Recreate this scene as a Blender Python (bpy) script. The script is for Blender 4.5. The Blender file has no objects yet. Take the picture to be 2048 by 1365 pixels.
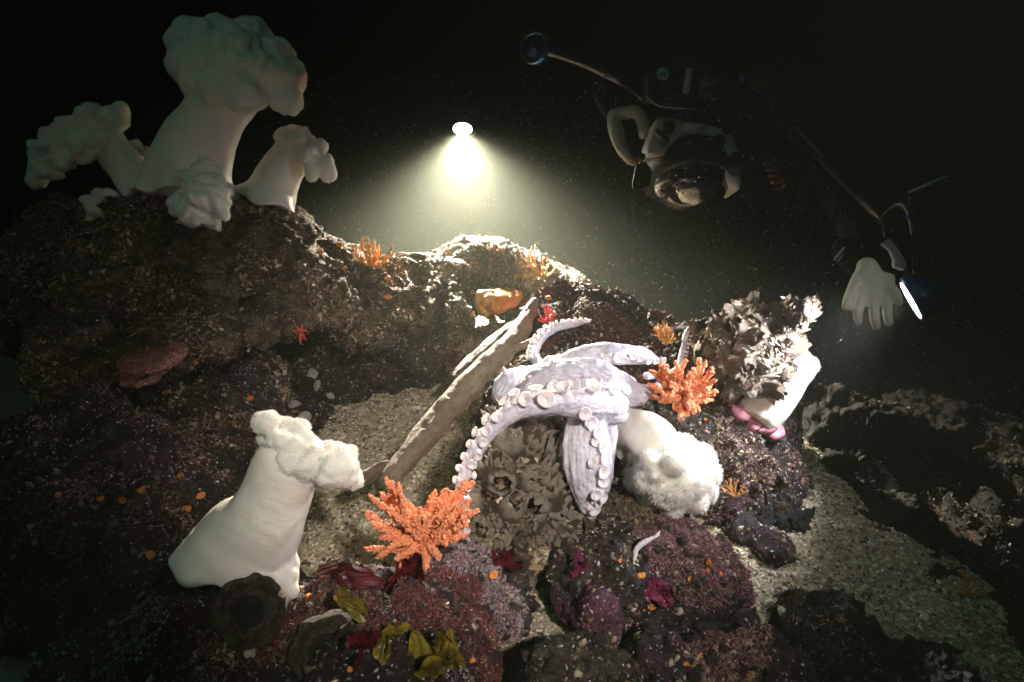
import bpy, math, random
import numpy as np
from mathutils import Vector, Matrix, Quaternion
random.seed(7); RNG = np.random.default_rng(7)
SC = bpy.context.scene
COL = SC.collection
# ------------------------------------------------------------------ camera
CAM_H, PITCH, FPX = 0.80, math.radians(25), 1365.0
cam_d = bpy.data.cameras.new("camera"); cam = bpy.data.objects.new("camera", cam_d); COL.objects.link(cam)
cam_d.sensor_width = 36; cam_d.lens = 24.0; cam_d.clip_start = 0.02; cam_d.clip_end = 60
cam.location = (0, 0, CAM_H); cam.rotation_euler = (math.pi/2 - PITCH, 0, 0)
SC.camera = cam
CP = Vector((0, 0, CAM_H)); FW = Vector((0, math.cos(PITCH), -math.sin(PITCH)))
UP = Vector((0, math.sin(PITCH), math.cos(PITCH))); RT = Vector((1, 0, 0))
def ray(px, py): return FW + RT*((px-1024)/FPX) - UP*((py-682.5)/FPX)
def P(px, py, d): return CP + ray(px, py)*d
# ------------------------------------------------------------------ view, world, lights
SC.view_settings.view_transform = 'Standard'; SC.view_settings.look = 'None'
SC.view_settings.exposure = 0; SC.view_settings.gamma = 1; SC.view_settings.use_curve_mapping = False
SC.cycles.use_denoising = True
SC.cycles.volume_bounces = 0; SC.cycles.max_bounces = 8; SC.cycles.diffuse_bounces = 3
SC.cycles.transparent_max_bounces = 8
W = bpy.data.worlds.new("World"); SC.world = W; W.use_nodes = True
bgn = W.node_tree.nodes['Background']; bgn.inputs[0].default_value = (0.1, 0.9, 0.55, 1); bgn.inputs[1].default_value = 0.0006
def spot(name, loc, direction, energy, color, size, blend, radius):
    l = bpy.data.lights.new(name, 'SPOT'); o = bpy.data.objects.new(name, l); COL.objects.link(o)
    l.energy = energy; l.color = color; l.spot_size = math.radians(size); l.spot_blend = blend; l.shadow_soft_size = radius
    o.location = loc; o.rotation_euler = Vector(direction).to_track_quat('-Z', 'Y').to_euler(); return o
L1_POS = P(925, 262, 2.26); L1_DIR = (UP*-1.0 + RT*0.05 - FW*0.06).normalized()
spot('torch_beam', L1_POS + L1_DIR*0.007, L1_DIR, 800, (1.0, 0.91, 0.68), 150, 0.75, 0.02)
spot('torch_hot_spot', L1_POS + L1_DIR*0.008, L1_DIR, 7600, (1.0, 0.95, 0.82), 128, 1.0, 0.02)
L2_POS = P(1820, 602, 1.12); L2_DIR = (RT*-0.84 - UP*0.46 + FW*0.42).normalized()
spot('side_torch_beam', L2_POS + L2_DIR*0.01, L2_DIR, 80, (0.80, 0.86, 1.0), 100, 0.6, 0.035)
L3_POS = Vector((1.15, -1.70, 2.90))
spot('unseen_front_lamp', L3_POS, (Vector((-0.03, 1.13, 0.14)) - L3_POS), 5900, (1.0, 0.94, 0.91), 17.5, 1.0, 0.12)
L4_POS = Vector((-0.45, -0.15, 0.98))
spot('unseen_front_lamp', L4_POS, (Vector((-0.62, 1.40, 0.36)) - L4_POS), 40, (1.0, 0.91, 0.80), 46, 1.0, 0.06)  # added fill lamp out of view, brightens the left anemones and ledge
sl = bpy.data.lights.new('surface_daylight', 'SUN'); so = bpy.data.objects.new('surface_daylight', sl); COL.objects.link(so)
sl.energy = 2.2; sl.color = (0.30, 0.85, 0.58); sl.angle = math.radians(50)
so.rotation_euler = Vector((0.5, 0.40, -1)).to_track_quat('-Z', 'Y').to_euler()
# ------------------------------------------------------------------ helpers
def tag(o, label=None, cat=None, group=None, kind=None):
    if label: o['label'] = label
    if cat: o['category'] = cat
    if group: o['group'] = group
    if kind: o['kind'] = kind
    return o
def empty(name, loc, label, cat, group=None):
    o = bpy.data.objects.new(name, None); COL.objects.link(o); o.location = loc; o.empty_display_size = 0.02
    return tag(o, label, cat, group)
def link(name, me, mat=None, parent=None, world=True):
    o = bpy.data.objects.new(name, me); COL.objects.link(o)
    if mat: me.materials.clear(); me.materials.append(mat)
    if parent:
        o.parent = parent
        if world: o.matrix_parent_inverse = Matrix.Translation(parent.location).inverted()
    return o
def mesh_np(name, V, F, smooth=True):
    """V (n,3); F (m,k) uniform polygons"""
    me = bpy.data.meshes.new(name); V = np.asarray(V, np.float32); F = np.asarray(F, np.int32)
    m, k = F.shape
    me.vertices.add(len(V)); me.vertices.foreach_set('co', V.ravel())
    me.loops.add(m*k); me.loops.foreach_set('vertex_index', F.ravel())
    me.polygons.add(m); me.polygons.foreach_set('loop_start', np.arange(0, m*k, k, dtype=np.int32))
    me.polygons.foreach_set('use_smooth', np.full(m, smooth))
    me.update(calc_edges=True); me.validate(); return me
def mesh_py(name, V, F, smooth=True):
    me = bpy.data.meshes.new(name); me.from_pydata([tuple(v) for v in V], [], F)
    me.polygons.foreach_set('use_smooth', [smooth]*len(me.polygons)); me.update(); return me
# gradient noise
_perm = RNG.permutation(512).astype(np.int64); _g = RNG.normal(size=(512, 3)); _g /= np.linalg.norm(_g, axis=1)[:, None]
def perlin(p):
    i = np.floor(p).astype(np.int64); f = p - i; u = f*f*f*(f*(f*6-15)+10); out = 0
    for dx in (0, 1):
        hx = _perm[(i[:, 0]+dx) & 511]
        for dy in (0, 1):
            hy = _perm[(hx+i[:, 1]+dy) & 511]
            for dz in (0, 1):
                h = _perm[(hy+i[:, 2]+dz) & 511]
                d = f - np.array([dx, dy, dz]); g = (_g[h]*d).sum(1)
                w = (u[:, 0] if dx else 1-u[:, 0])*(u[:, 1] if dy else 1-u[:, 1])*(u[:, 2] if dz else 1-u[:, 2])
                out = out + w*g
    return out
def fbm(p, octv=4, gain=0.5, ridged=False):
    s = 0; a = 1.0; q = p.copy()
    for k in range(octv):
        n = perlin(q)
        s = s + a*((0.5-np.abs(n)*2) if ridged else n); a *= gain; q = q*2.03 + 17.3
    return s
def vn(me):
    n = len(me.vertices); co = np.empty(n*3, np.float32); no = np.empty(n*3, np.float32)
    me.vertices.foreach_get('co', co); me.vertex_normals.foreach_get('vector', no)
    return co.reshape(-1, 3).astype(float), no.reshape(-1, 3).astype(float)
def setco(me, co): me.vertices.foreach_set('co', np.asarray(co, np.float32).ravel()); me.update()
# ellipsoid source mesh
def uvs(nu=20, nv=12):
    V = [(0, 0, 1)]; F = []
    for j in range(1, nv):
        t = math.pi*j/nv
        for i in range(nu): a = 2*math.pi*i/nu; V.append((math.sin(t)*math.cos(a), math.sin(t)*math.sin(a), math.cos(t)))
    V.append((0, 0, -1))
    for i in range(nu): F.append((0, 1+i, 1+(i+1) % nu))
    for j in range(nv-2):
        for i in range(nu):
            a = 1+j*nu+i; b = 1+j*nu+(i+1) % nu; F.append((a, a+nu, b+nu, b))
    l = len(V)-1; s = 1+(nv-2)*nu
    for i in range(nu): F.append((s+i, l, s+(i+1) % nu))
    return np.array(V), F
_UV, _UF = uvs()
def blobs_to_VF(blobs):
    V = []; F = []; n = 0
    for c, r, *rot in blobs:
        v = _UV*np.array(r)
        if rot: v = v @ np.array(Matrix(rot[0]).to_3x3()).T
        v = v + np.array(c); V.append(v); F += [tuple(i+n for i in f) for f in _UF]; n += len(v)
    return np.vstack(V), F
def tube_VF(pts, radii, ns=16, flat=1.0, flat_dir=None, cap=True, wob=None):
    """swept tube; flat squashes the radius along flat_dir"""
    pts = [Vector(p) for p in pts]; V = []; F = []; n = len(pts)
    prev = None
    for i, p in enumerate(pts):
        t = (pts[min(i+1, n-1)]-pts[max(i-1, 0)]).normalized()
        if flat_dir is not None: a = (Vector(flat_dir) - t*t.dot(Vector(flat_dir))).normalized()
        else:
            a = prev - t*t.dot(prev) if prev is not None else t.orthogonal()
            a.normalize()
        prev = a; b = t.cross(a)
        for k in range(ns):
            th = 2*math.pi*k/ns
            r = radii[i]*(wob(i/(n-1), th) if wob else 1)
            V.append(p + a*(math.cos(th)*r*flat) + b*(math.sin(th)*r))
    for i in range(n-1):
        for k in range(ns):
            a0 = i*ns+k; a1 = i*ns+(k+1) % ns; F.append((a0, a1, a1+ns, a0+ns))
    if cap:
        F.append(tuple(range(ns-1, -1, -1))); F.append(tuple(range((n-1)*ns, n*ns)))
    return V, F
def join_VF(parts):
    V = []; F = []
    for v, f in parts:
        n = len(V); V += [tuple(x) for x in v]; F += [tuple(i+n for i in q) for q in f]
    return V, F
def spline(ctrl, n):
    """catmull-rom over rows of numbers"""
    c = np.array(ctrl, float); c = np.vstack([2*c[0]-c[1], c, 2*c[-1]-c[-2]]); m = len(c)-3; out = []
    for k in range(n):
        u = k/(n-1)*m; i = min(int(u), m-1); t = u-i; a, b, cc, d = c[i:i+4]
        out.append(0.5*((2*b)+(-a+cc)*t+(2*a-5*b+4*cc-d)*t*t+(-a+3*b-3*cc+d)*t**3))
    return np.array(out)
def remesh(name, V, F, voxel, smooth_it=4):
    me = mesh_py(name, V, F); o = bpy.data.objects.new(name, me); COL.objects.link(o)
    m = o.modifiers.new('r', 'REMESH'); m.mode = 'VOXEL'; m.voxel_size = voxel
    if smooth_it: s = o.modifiers.new('s', 'SMOOTH'); s.iterations = smooth_it; s.factor = 0.5
    dg = bpy.context.evaluated_depsgraph_get(); out = bpy.data.meshes.new_from_object(o.evaluated_get(dg))
    bpy.data.objects.remove(o); bpy.data.meshes.remove(me); out.name = name
    out.polygons.foreach_set('use_smooth', [True]*len(out.polygons)); return out
def hit(px, py, maxd=8):
    dg = bpy.context.evaluated_depsgraph_get(); r = ray(px, py); l = r.length
    ok, loc, nor, idx, ob, _ = SC.ray_cast(dg, CP, r/l, distance=maxd)
    if not ok: return None
    return loc, nor, (loc-CP).dot(FW), ob
def hitd(px, py, default=1.4):
    h = hit(px, py); return h[2] if h else default
def drop(x, y, z0=2.0):
    dg = bpy.context.evaluated_depsgraph_get()
    ok, loc, nor, *_ = SC.ray_cast(dg, Vector((x, y, z0)), Vector((0, 0, -1)))
    return (loc, nor) if ok else (Vector((x, y, 0)), Vector((0, 0, 1)))
def sample_surface(me, n, mask=None):
    co, no = vn(me); nt = len(me.polygons)
    me.calc_loop_triangles(); T = np.empty(len(me.loop_triangles)*3, np.int32); me.loop_triangles.foreach_get('vertices', T); T = T.reshape(-1, 3)
    a, b, c = co[T[:, 0]], co[T[:, 1]], co[T[:, 2]]
    ar = np.linalg.norm(np.cross(b-a, c-a), axis=1)
    cen = (a+b+c)/3
    if mask is not None: ar = ar*mask(cen, no[T[:, 0]])
    if ar.sum() <= 0: return np.zeros((0, 3)), np.zeros((0, 3))
    idx = RNG.choice(len(T), n, p=ar/ar.sum()); u = RNG.random((n, 1)); v = RNG.random((n, 1)); s = np.sqrt(u)
    p = a[idx]*(1-s)+b[idx]*s*(1-v)+c[idx]*s*v
    return p, no[T[idx, 0]]
def norm(a): return a/np.maximum(np.linalg.norm(a, axis=1)[:, None], 1e-9)
def blades(p, nrm, length, width, spread=0.6, bend=0.4, per=3, droop=0.0):
    """thin bent blades rooted at p (two tris each, own island)"""
    p = np.repeat(p, per, 0); nrm = np.repeat(nrm, per, 0); n = len(p)
    d = norm(nrm + RNG.normal(size=(n, 3))*spread); L = length*(0.4+RNG.random((n, 1))*0.9); s = norm(np.cross(d, RNG.normal(size=(n, 3))))*width*(0.5+RNG.random((n, 1)))
    d2 = norm(d + RNG.normal(size=(n, 3))*bend + np.array([0, 0, -droop])); base = p - d*0.15*L
    m = base + d*L*0.55; t = m + d2*L*0.5
    V = np.stack([base-s*0.5, base+s*0.5, m+s*0.6, m-s*0.6, t+s*0.15, t-s*0.15], 1).reshape(-1, 3)
    k = np.arange(n)[:, None]*6
    F = np.vstack([k+np.array([[0, 1, 2, 3]]), k+np.array([[3, 2, 4, 5]])])
    return V, F
def chips(p, nrm, size, flat=0.35):
    """irregular flattened octahedra lying on a surface"""
    n = len(p); a = norm(np.cross(nrm, RNG.normal(size=(n, 3)))); nn = norm(nrm+RNG.normal(size=(n, 3))*0.35); b = np.cross(nn, a)
    S = size*(0.35+RNG.random((n, 1))**2*1.4)
    def j(): return 0.6+RNG.random((n, 1))*0.8
    V = np.stack([p+a*S*j(), p+b*S*j()*0.7, p-a*S*j(), p-b*S*j()*0.7, p+nn*S*flat*j()+a*S*0.2*(j()-1), p-nn*S*flat*0.6], 1).reshape(-1, 3)
    k = np.arange(n)[:, None]*6
    F = np.vstack([k+np.array([t]) for t in ((0, 1, 4), (1, 2, 4), (2, 3, 4), (3, 0, 4), (1, 0, 5), (2, 1, 5), (3, 2, 5), (0, 3, 5))])
    return V, F
# ------------------------------------------------------------------ materials
def mat(name, base=(0.5, 0.5, 0.5), rough=0.6, sss=0, metal=0, emis=None, estr=0, spec=0.5):
    m = bpy.data.materials.new(name); m.use_nodes = True; b = m.node_tree.nodes['Principled BSDF']
    b.inputs['Base Color'].default_value = (*base, 1); b.inputs['Roughness'].default_value = rough; b.inputs['Metallic'].default_value = metal
    b.inputs['Specular IOR Level'].default_value = spec
    if sss: b.inputs['Subsurface Weight'].default_value = sss; b.inputs['Subsurface Radius'].default_value = (1, 0.7, 0.5); b.inputs['Subsurface Scale'].default_value = 0.012
    if emis: b.inputs['Emission Color'].default_value = (*emis, 1); b.inputs['Emission Strength'].default_value = estr
    return m
class N:
    def __init__(s, m): s.t = m.node_tree; s.b = s.t.nodes['Principled BSDF']; s.m = m
    def new(s, ty, **k):
        n = s.t.nodes.new(ty)
        for a, v in k.items(): setattr(n, a, v)
        return n
    def pos(s):
        return s.new('ShaderNodeNewGeometry').outputs['Position']
    def noise(s, scale, detail=4, rough=0.6, dist=0, vec=None):
        n = s.new('ShaderNodeTexNoise'); n.inputs['Scale'].default_value = scale; n.inputs['Detail'].default_value = detail
        n.inputs['Roughness'].default_value = rough; n.inputs['Distortion'].default_value = dist
        s.t.links.new(vec or s.obj(), n.inputs['Vector']); return n.outputs['Fac']
    def obj(s): return s.new('ShaderNodeTexCoord').outputs['Object']
    def voro(s, scale, feature='F1', out='Distance', rnd=1):
        n = s.new('ShaderNodeTexVoronoi', feature=feature); n.inputs['Scale'].default_value = scale; n.inputs['Randomness'].default_value = rnd
        s.t.links.new(s.obj(), n.inputs['Vector']); return n.outputs[out]
    def ramp(s, fac, stops, interp='LINEAR'):
        n = s.new('ShaderNodeValToRGB'); r = n.color_ramp; r.interpolation = interp
        while len(r.elements) < len(stops): r.elements.new(0.5)
        for e, (p, c) in zip(r.elements, stops): e.position = p; e.color = (c, c, c, 1) if isinstance(c, (int, float)) else (*c, 1)
        s.t.links.new(fac, n.inputs[0]); return n.outputs[0]
    def mix(s, fac, a, b, mode='MIX'):
        n = s.new('ShaderNodeMix', data_type='RGBA', blend_type=mode)
        for sock, v in ((n.inputs[0], fac), (n.inputs[6], a), (n.inputs[7], b)):
            if isinstance(v, (int, float)): sock.default_value = v
            elif isinstance(v, tuple): sock.default_value = (*v, 1)
            else: s.t.links.new(v, sock)
        return n.outputs[2]
    def color(s, c): s.t.links.new(c, s.b.inputs['Base Color'])
    def bump(s, h, strength=0.5, dist=0.01, prev=None):
        n = s.new('ShaderNodeBump'); n.inputs['Strength'].default_value = strength; n.inputs['Distance'].default_value = dist
        s.t.links.new(h, n.inputs['Height'])
        if prev: s.t.links.new(prev, n.inputs['Normal'])
        s.t.links.new(n.outputs[0], s.b.inputs['Normal']); return n.outputs[0]
def rock_mat(name, base, alt, patch, patch_amt=0.5, speck=0.5, sc=1.0):
    m = mat(name, base, 0.75); n = N(m)
    c = n.mix(n.ramp(n.noise(9*sc, 6, 0.7), [(0.38, 0.0), (0.62, 1.0)]), base, alt)
    dk = tuple(x*0.3 for x in base)
    c = n.mix(n.ramp(n.noise(38*sc, 5, 0.75), [(0.40, 0.9), (0.56, 0.0)]), c, dk)
    th = 0.66-0.24*patch_amt
    pc = n.mix(n.ramp(n.noise(55*sc, 5, 0.75), [(0.38, 0), (0.6, 1)]), tuple(x*0.35 for x in patch), patch)
    c = n.mix(n.ramp(n.noise(8*sc, 8, 0.78, 0.9), [(th, 0.0), (th+0.05, 0.9)]), c, pc)
    c = n.mix(n.ramp(n.noise(15*sc, 7, 0.75, 0.5), [(0.59, 0), (0.65, 0.6)]), c, (0.035, 0.03, 0.02))
    c = n.mix(n.ramp(n.noise(120*sc, 3, 0.6), [(0.60, 0.0), (0.68, speck)]), c, (0.55, 0.48, 0.36))
    c = n.mix(n.ramp(n.noise(22*sc, 4, 0.65, 0.3), [(0.63, 0.0), (0.66, 0.7)]), c, (0.30, 0.13, 0.05))
    c = n.mix(n.ramp(n.noise(220*sc, 2, 0.6), [(0.3, 0.75), (0.7, 0.0)]), c, (0.01, 0.008, 0.006))
    n.color(c)
    b = n.bump(n.noise(45*sc, 8, 0.75), 1.0, 0.03); n.bump(n.noise(260*sc, 3, 0.6), 0.7, 0.004, b)
    return m
M = {}
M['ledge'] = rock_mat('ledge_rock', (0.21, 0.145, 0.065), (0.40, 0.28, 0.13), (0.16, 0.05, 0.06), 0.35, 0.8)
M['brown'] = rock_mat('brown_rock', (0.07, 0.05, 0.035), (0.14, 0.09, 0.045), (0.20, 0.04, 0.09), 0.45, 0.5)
M['maroon'] = rock_mat('maroon_rock', (0.09, 0.035, 0.035), (0.06, 0.045, 0.025), (0.20, 0.03, 0.06), 0.6, 0.4)
M['purple'] = rock_mat('purple_rock', (0.11, 0.055, 0.05), (0.10, 0.075, 0.05), (0.30, 0.05, 0.13), 0.45, 0.5)
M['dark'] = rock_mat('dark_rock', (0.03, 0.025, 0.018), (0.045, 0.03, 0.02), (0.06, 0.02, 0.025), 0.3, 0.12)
M['pinkc'] = rock_mat('pink_coralline', (0.28, 0.06, 0.12), (0.36, 0.11, 0.18), (0.16, 0.04, 0.06), 0.3, 0.5, 2.0)
M['shell'] = rock_mat('shell_crust', (0.28, 0.21, 0.13), (0.45, 0.36, 0.25), (0.16, 0.10, 0.05), 0.4, 0.6, 2.0)
M['olive'] = rock_mat('barnacle_crust', (0.13, 0.095, 0.05), (0.24, 0.17, 0.09), (0.05, 0.035, 0.02), 0.4, 0.5, 2.0)
def isl(name, cols, rough=0.8, emis=0):
    m = mat(name, cols[0], rough); n = N(m); av = [sum(c[i] for c in cols)/len(cols) for i in range(3)]; cols = [tuple(c[i]*0.6+av[i]*0.4 for i in range(3)) for c in cols]; g = n.new('ShaderNodeNewGeometry')
    k = len(cols); n.color(n.ramp(g.outputs['Random Per Island'], [(i/k, c) for i, c in enumerate(cols)], 'CONSTANT')); return m
M['turf'] = isl('turf', [(0.10, 0.07, 0.03), (0.20, 0.14, 0.06), (0.05, 0.04, 0.02), (0.32, 0.24, 0.13), (0.12, 0.03, 0.03), (0.5, 0.42, 0.3), (0.07, 0.06, 0.03)])
M['turf_warm'] = isl('turf_warm', [(0.30, 0.22, 0.10), (0.42, 0.32, 0.17), (0.16, 0.11, 0.05), (0.55, 0.46, 0.30), (0.24, 0.10, 0.10), (0.34, 0.22, 0.18)])
M['turf_red'] = isl('turf_red', [(0.14, 0.02, 0.02), (0.22, 0.03, 0.03), (0.09, 0.02, 0.03), (0.16, 0.08, 0.05), (0.05, 0.03, 0.02)])
M['turf_pale'] = isl('turf_pale', [(0.5, 0.46, 0.44), (0.62, 0.56, 0.54), (0.35, 0.27, 0.28), (0.25, 0.2, 0.18)])
M['turf_purple'] = isl('turf_purple', [(0.24, 0.04, 0.10), (0.34, 0.08, 0.16), (0.15, 0.03, 0.06), (0.10, 0.07, 0.04), (0.4, 0.3, 0.28)])
def isl2(name, cols):
    m = mat(name, cols[0], 0.8); n = N(m); g = n.new('ShaderNodeNewGeometry'); k = len(cols)
    n.color(n.ramp(g.outputs['Random Per Island'], [(i/k, c) for i, c in enumerate(cols)], 'CONSTANT')); return m
M['gravel'] = isl2('shell_hash', [(0.76, 0.66, 0.46), (0.60, 0.49, 0.31), (0.45, 0.36, 0.22), (0.85, 0.77, 0.60), (0.22, 0.17, 0.11), (0.66, 0.57, 0.40), (0.52, 0.43, 0.28), (0.12, 0.09, 0.06)])
m = mat('sand', (0.30, 0.24, 0.15), 0.9); n = N(m)
c = n.mix(n.noise(30, 5, 0.7), (0.30, 0.24, 0.15), (0.55, 0.46, 0.31)); c = n.mix(n.ramp(n.voro(190), [(0.1, 0.6), (0.5, 0.0)]), c, (0.5, 0.43, 0.3))
n.color(c); b = n.bump(n.noise(60, 6, 0.7), 0.7, 0.01); n.bump(n.voro(230), 0.6, 0.003, b); M['sand'] = m
# ------------------------------------------------------------------ seabed
def axis(lo, a, b, hi, step, coarse):
    return np.concatenate([np.linspace(lo, a, coarse)[:-1], np.arange(a, b, step), np.linspace(b, hi, coarse)])
xs = axis(-14, -1.7, 1.7, 14, 0.011, 24); ys = axis(-4, 0.35, 3.4, 24, 0.011, 24)
X, Y = np.meshgrid(xs, ys); p3 = np.stack([X.ravel(), Y.ravel(), np.zeros(X.size)], 1)
def ss(t): t = np.clip(t, 0, 1); return t*t*(3-2*t)
def sand_z(q):
    q = np.asarray(q, float).copy(); q[:, 2] = 0
    near = np.exp(-((q[:, 0])**2+(q[:, 1]-1.5)**2)/9)
    return -0.02 + fbm(q*1.3+5, 3)*0.05 + near*(fbm(q*7+2, 3)*0.016+perlin(q*60)*0.003+perlin(q*27+4)*0.005) - np.clip(np.abs(q[:, 0])-2.5, 0, 20)*0.03 - 1.3*ss((q[:, 1]-1.62-perlin(q*3+3)*0.35-0.9*ss(-q[:, 0]*2.5+0.3))/0.9) - 0.16*ss((q[:, 0]-0.4)/0.6)*ss((q[:, 1]-1.1)/0.9) - 0.9*ss((q[:, 0]-0.62-perlin(q*3+8)*0.15)/1.0)
p3[:, 2] = sand_z(p3)
nx = len(xs); ii, jj = np.meshgrid(np.arange(nx-1), np.arange(len(ys)-1)); k = (jj*nx+ii).ravel()
seabed = link('seabed', mesh_np('seabed', p3, np.stack([k, k+1, k+1+nx, k+nx], 1)), M['sand']); tag(seabed, kind='structure')
def sand_samples(n, x0, x1, y0, y1):
    q = np.stack([RNG.uniform(x0, x1, n), RNG.uniform(y0, y1, n), np.zeros(n)], 1); q[:, 2] = sand_z(q)+0.0015
    return q, np.tile([0, 0, 1.0], (n, 1))
a_, b_ = sand_samples(150000, -0.65, 1.15, 0.5, 1.95); v1, f1 = chips(a_, b_, 0.0034, 0.5)
a_, b_ = sand_samples(3500, -0.75, 1.4, 0.5, 2.2); v2, f2 = chips(a_, b_, 0.0075, 0.3)
tag(link('shell_gravel', mesh_np('shell_gravel', np.vstack([v1, v2]), np.vstack([f1, f2+len(v1)]), False), M['gravel']), kind='stuff', label='pale broken shell gravel lying over the sand', cat='gravel')
# ------------------------------------------------------------------ rocks
def B(px, py, d, rx, ry, rd):
    c = P(px, py, d); return (c, (rx/FPX*d, rd, ry/FPX*d))
ROCKS = {}
def rock(name, label, cat, blobs, mt, voxel=0.007, amp=1.0, turf=(), group=None, stretch=None):
    V, F = blobs_to_VF([B(*b) for b in blobs]); me = remesh(name, V, F, voxel, 5)
    co, no = vn(me); q = co if stretch is None else co*np.array(stretch)
    d = fbm(q*5, 3)*0.06 + fbm(q*14+9, 5, 0.6, True)*0.037 + fbm(q*48+3, 4, 0.6, True)*0.010
    cell = np.abs(perlin(q*33+40)); d = d + (0.25-cell)*0.016
    co = co + no*(d*amp)[:, None]; setco(me, co)
    o = tag(link(name, me, M[mt]), label, cat, group)
    for t in turf:
        kind, tm, num, L, w = t[:5]; thr = t[5] if len(t) > 5 else 0.02; num = int(num*1.1)
        mk = (lambda c, nn: np.clip((perlin(c*8+thr*50)-thr)*8, 0, 1)*np.clip(nn[:, 2]*0.6+0.7, 0.02, 1)) if thr > -1 else (lambda c, nn: np.clip(nn[:, 2]*0.6+0.7, 0.05, 1))
        pp, nn = sample_surface(me, num, mk)
        if not len(pp): continue
        v, f = blades(pp, nn, L*0.62, w*0.62, 0.9) if kind == 'b' else chips(pp, nn, L, w)
        tag(link('turf' if kind == 'b' else 'crust', mesh_np('turf', v, f, False), M[tm], o), kind='stuff')
    ar = sum(p.area for p in me.polygons); nn_ = int(min(1500, ar*1400))
    up = lambda c, nn: np.clip(nn[:, 2]*0.6+0.6, 0.05, 1)
    for nm, num, sz, fl, tm in (('rubble', int(nn_*1.2), .0052, .8, 'turf_warm' if mt == 'ledge' else 'turf'), ('rubble', int(nn_*0.6), .010, .9, mt), ('flecks', nn_*4, .0021, .6, 'turf_pale')):
        if mt == 'dark' and nm != 'rubble': continue
        if mt == 'dark': tm = 'dark'
        pp, nn = sample_surface(me, num, up); v, f = chips(pp-nn*sz*0.15, nn, sz, fl); tag(link(nm, mesh_np(nm, v, f, nm == 'rubble'), M[tm], o), kind='stuff')
    ROCKS[name] = o; return o
rock('rock_ledge', 'long sloping rock ledge on the left carrying the tall pale anemones', 'rock ledge',
     [(330, 545, 1.55, 170, 130, .26), (480, 520, 1.55, 150, 105, .24), (605, 566, 1.56, 112, 68, .22), (735, 600, 1.62, 95, 58, .18),
      (810, 610, 1.68, 70, 55, .13), (240, 650, 1.42, 110, 66, .2), (190, 560, 1.6, 100, 130, .24), (330, 640, 1.45, 130, 50, .18), (300, 720, 1.95, 260, 200, .2), (170, 722, 1.30, 66, 20, .10), (255, 700, 1.32, 72, 21, .10), (345, 674, 1.35, 74, 22, .10), (435, 646, 1.38, 74, 22, .10), (520, 620, 1.42, 74, 22, .1), (600, 600, 1.47, 70, 22, .1), (680, 600, 1.52, 66, 24, .1)],
     'ledge', 0.0075, 0.8, [('b', 'turf_warm', 9000, .011, .0028), ('b', 'turf', 12000, .010, .0025), ('c', 'turf_warm', 6000, .0055, .4), ('b', 'turf_red', 3000, .012, .004, .1)], stretch=(0.7, 1, 1.4))
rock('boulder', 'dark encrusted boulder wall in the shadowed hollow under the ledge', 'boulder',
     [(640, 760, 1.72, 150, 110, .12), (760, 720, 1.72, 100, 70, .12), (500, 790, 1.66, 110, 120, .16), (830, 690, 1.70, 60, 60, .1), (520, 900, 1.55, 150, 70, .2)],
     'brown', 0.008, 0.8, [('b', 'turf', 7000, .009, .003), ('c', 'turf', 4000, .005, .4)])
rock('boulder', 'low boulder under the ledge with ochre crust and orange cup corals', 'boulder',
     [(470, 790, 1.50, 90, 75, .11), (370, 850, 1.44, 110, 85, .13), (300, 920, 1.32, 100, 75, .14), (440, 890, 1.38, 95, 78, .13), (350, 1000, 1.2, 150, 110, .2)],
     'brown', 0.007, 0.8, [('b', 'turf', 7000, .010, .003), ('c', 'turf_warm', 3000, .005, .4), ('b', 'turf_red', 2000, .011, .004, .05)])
rock('boulder', 'wide maroon boulder at the left edge with pink crust patches', 'boulder',
     [(110, 930, 1.15, 120, 90, .16), (230, 980, 1.1, 130, 90, .16), (330, 1040, 1.05, 110, 80, .12), (180, 1080, 1.1, 180, 90, .2), (140, 880, 1.2, 60, 50, .1), (60, 1120, 1.15, 150, 140, .2)],
     'maroon', 0.007, 0.7, [('b', 'turf', 5000, .009, .003), ('b', 'turf_purple', 3000, .007, .004), ('b', 'turf_pale', 1500, .007, .0014, .2)])
rock('boulder', 'knobbly rock at the right end of the ledge below the yellow fan coral', 'boulder',
     [(815, 560, 1.75, 40, 38, .07), (870, 560, 1.82, 55, 45, .08), (860, 620, 1.74, 60, 60, .09), (905, 655, 1.68, 34, 55, .06), (800, 630, 1.66, 60, 60, .1)],
     'ledge', 0.0055, 0.6, [('b', 'turf_warm', 6000, .010, .0022), ('b', 'turf_pale', 3000, .009, .0015), ('c', 'turf_warm', 3000, .004, .4)])
rock('boulder', 'rounded pink topped boulder behind the orange sea slug', 'boulder',
     [(965, 550, 2.0, 85, 62, .15), (1040, 580, 2.1, 75, 60, .14), (920, 570, 1.98, 50, 60, .1), (1100, 600, 2.15, 80, 55, .15), (985, 530, 2.02, 50, 42, .1)],
     'brown', 0.008, 0.6, [('b', 'turf_warm', 3500, .010, .003), ('c', 'turf', 3000, .006, .4)])
rock('boulder', 'red weed covered boulder behind the octopus', 'boulder',
     [(1190, 665, 1.62, 110, 62, .15), (1130, 650, 1.62, 60, 48, .1), (1290, 700, 1.58, 90, 55, .13), (1250, 740, 1.52, 160, 60, .15), (1370, 730, 1.5, 60, 70, .1)],
     'maroon', 0.007, 0.7, [('b', 'turf_red', 9000, .013, .004), ('b', 'turf', 6000, .010, .0022), ('c', 'turf_warm', 2500, .004, .4)])
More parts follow.
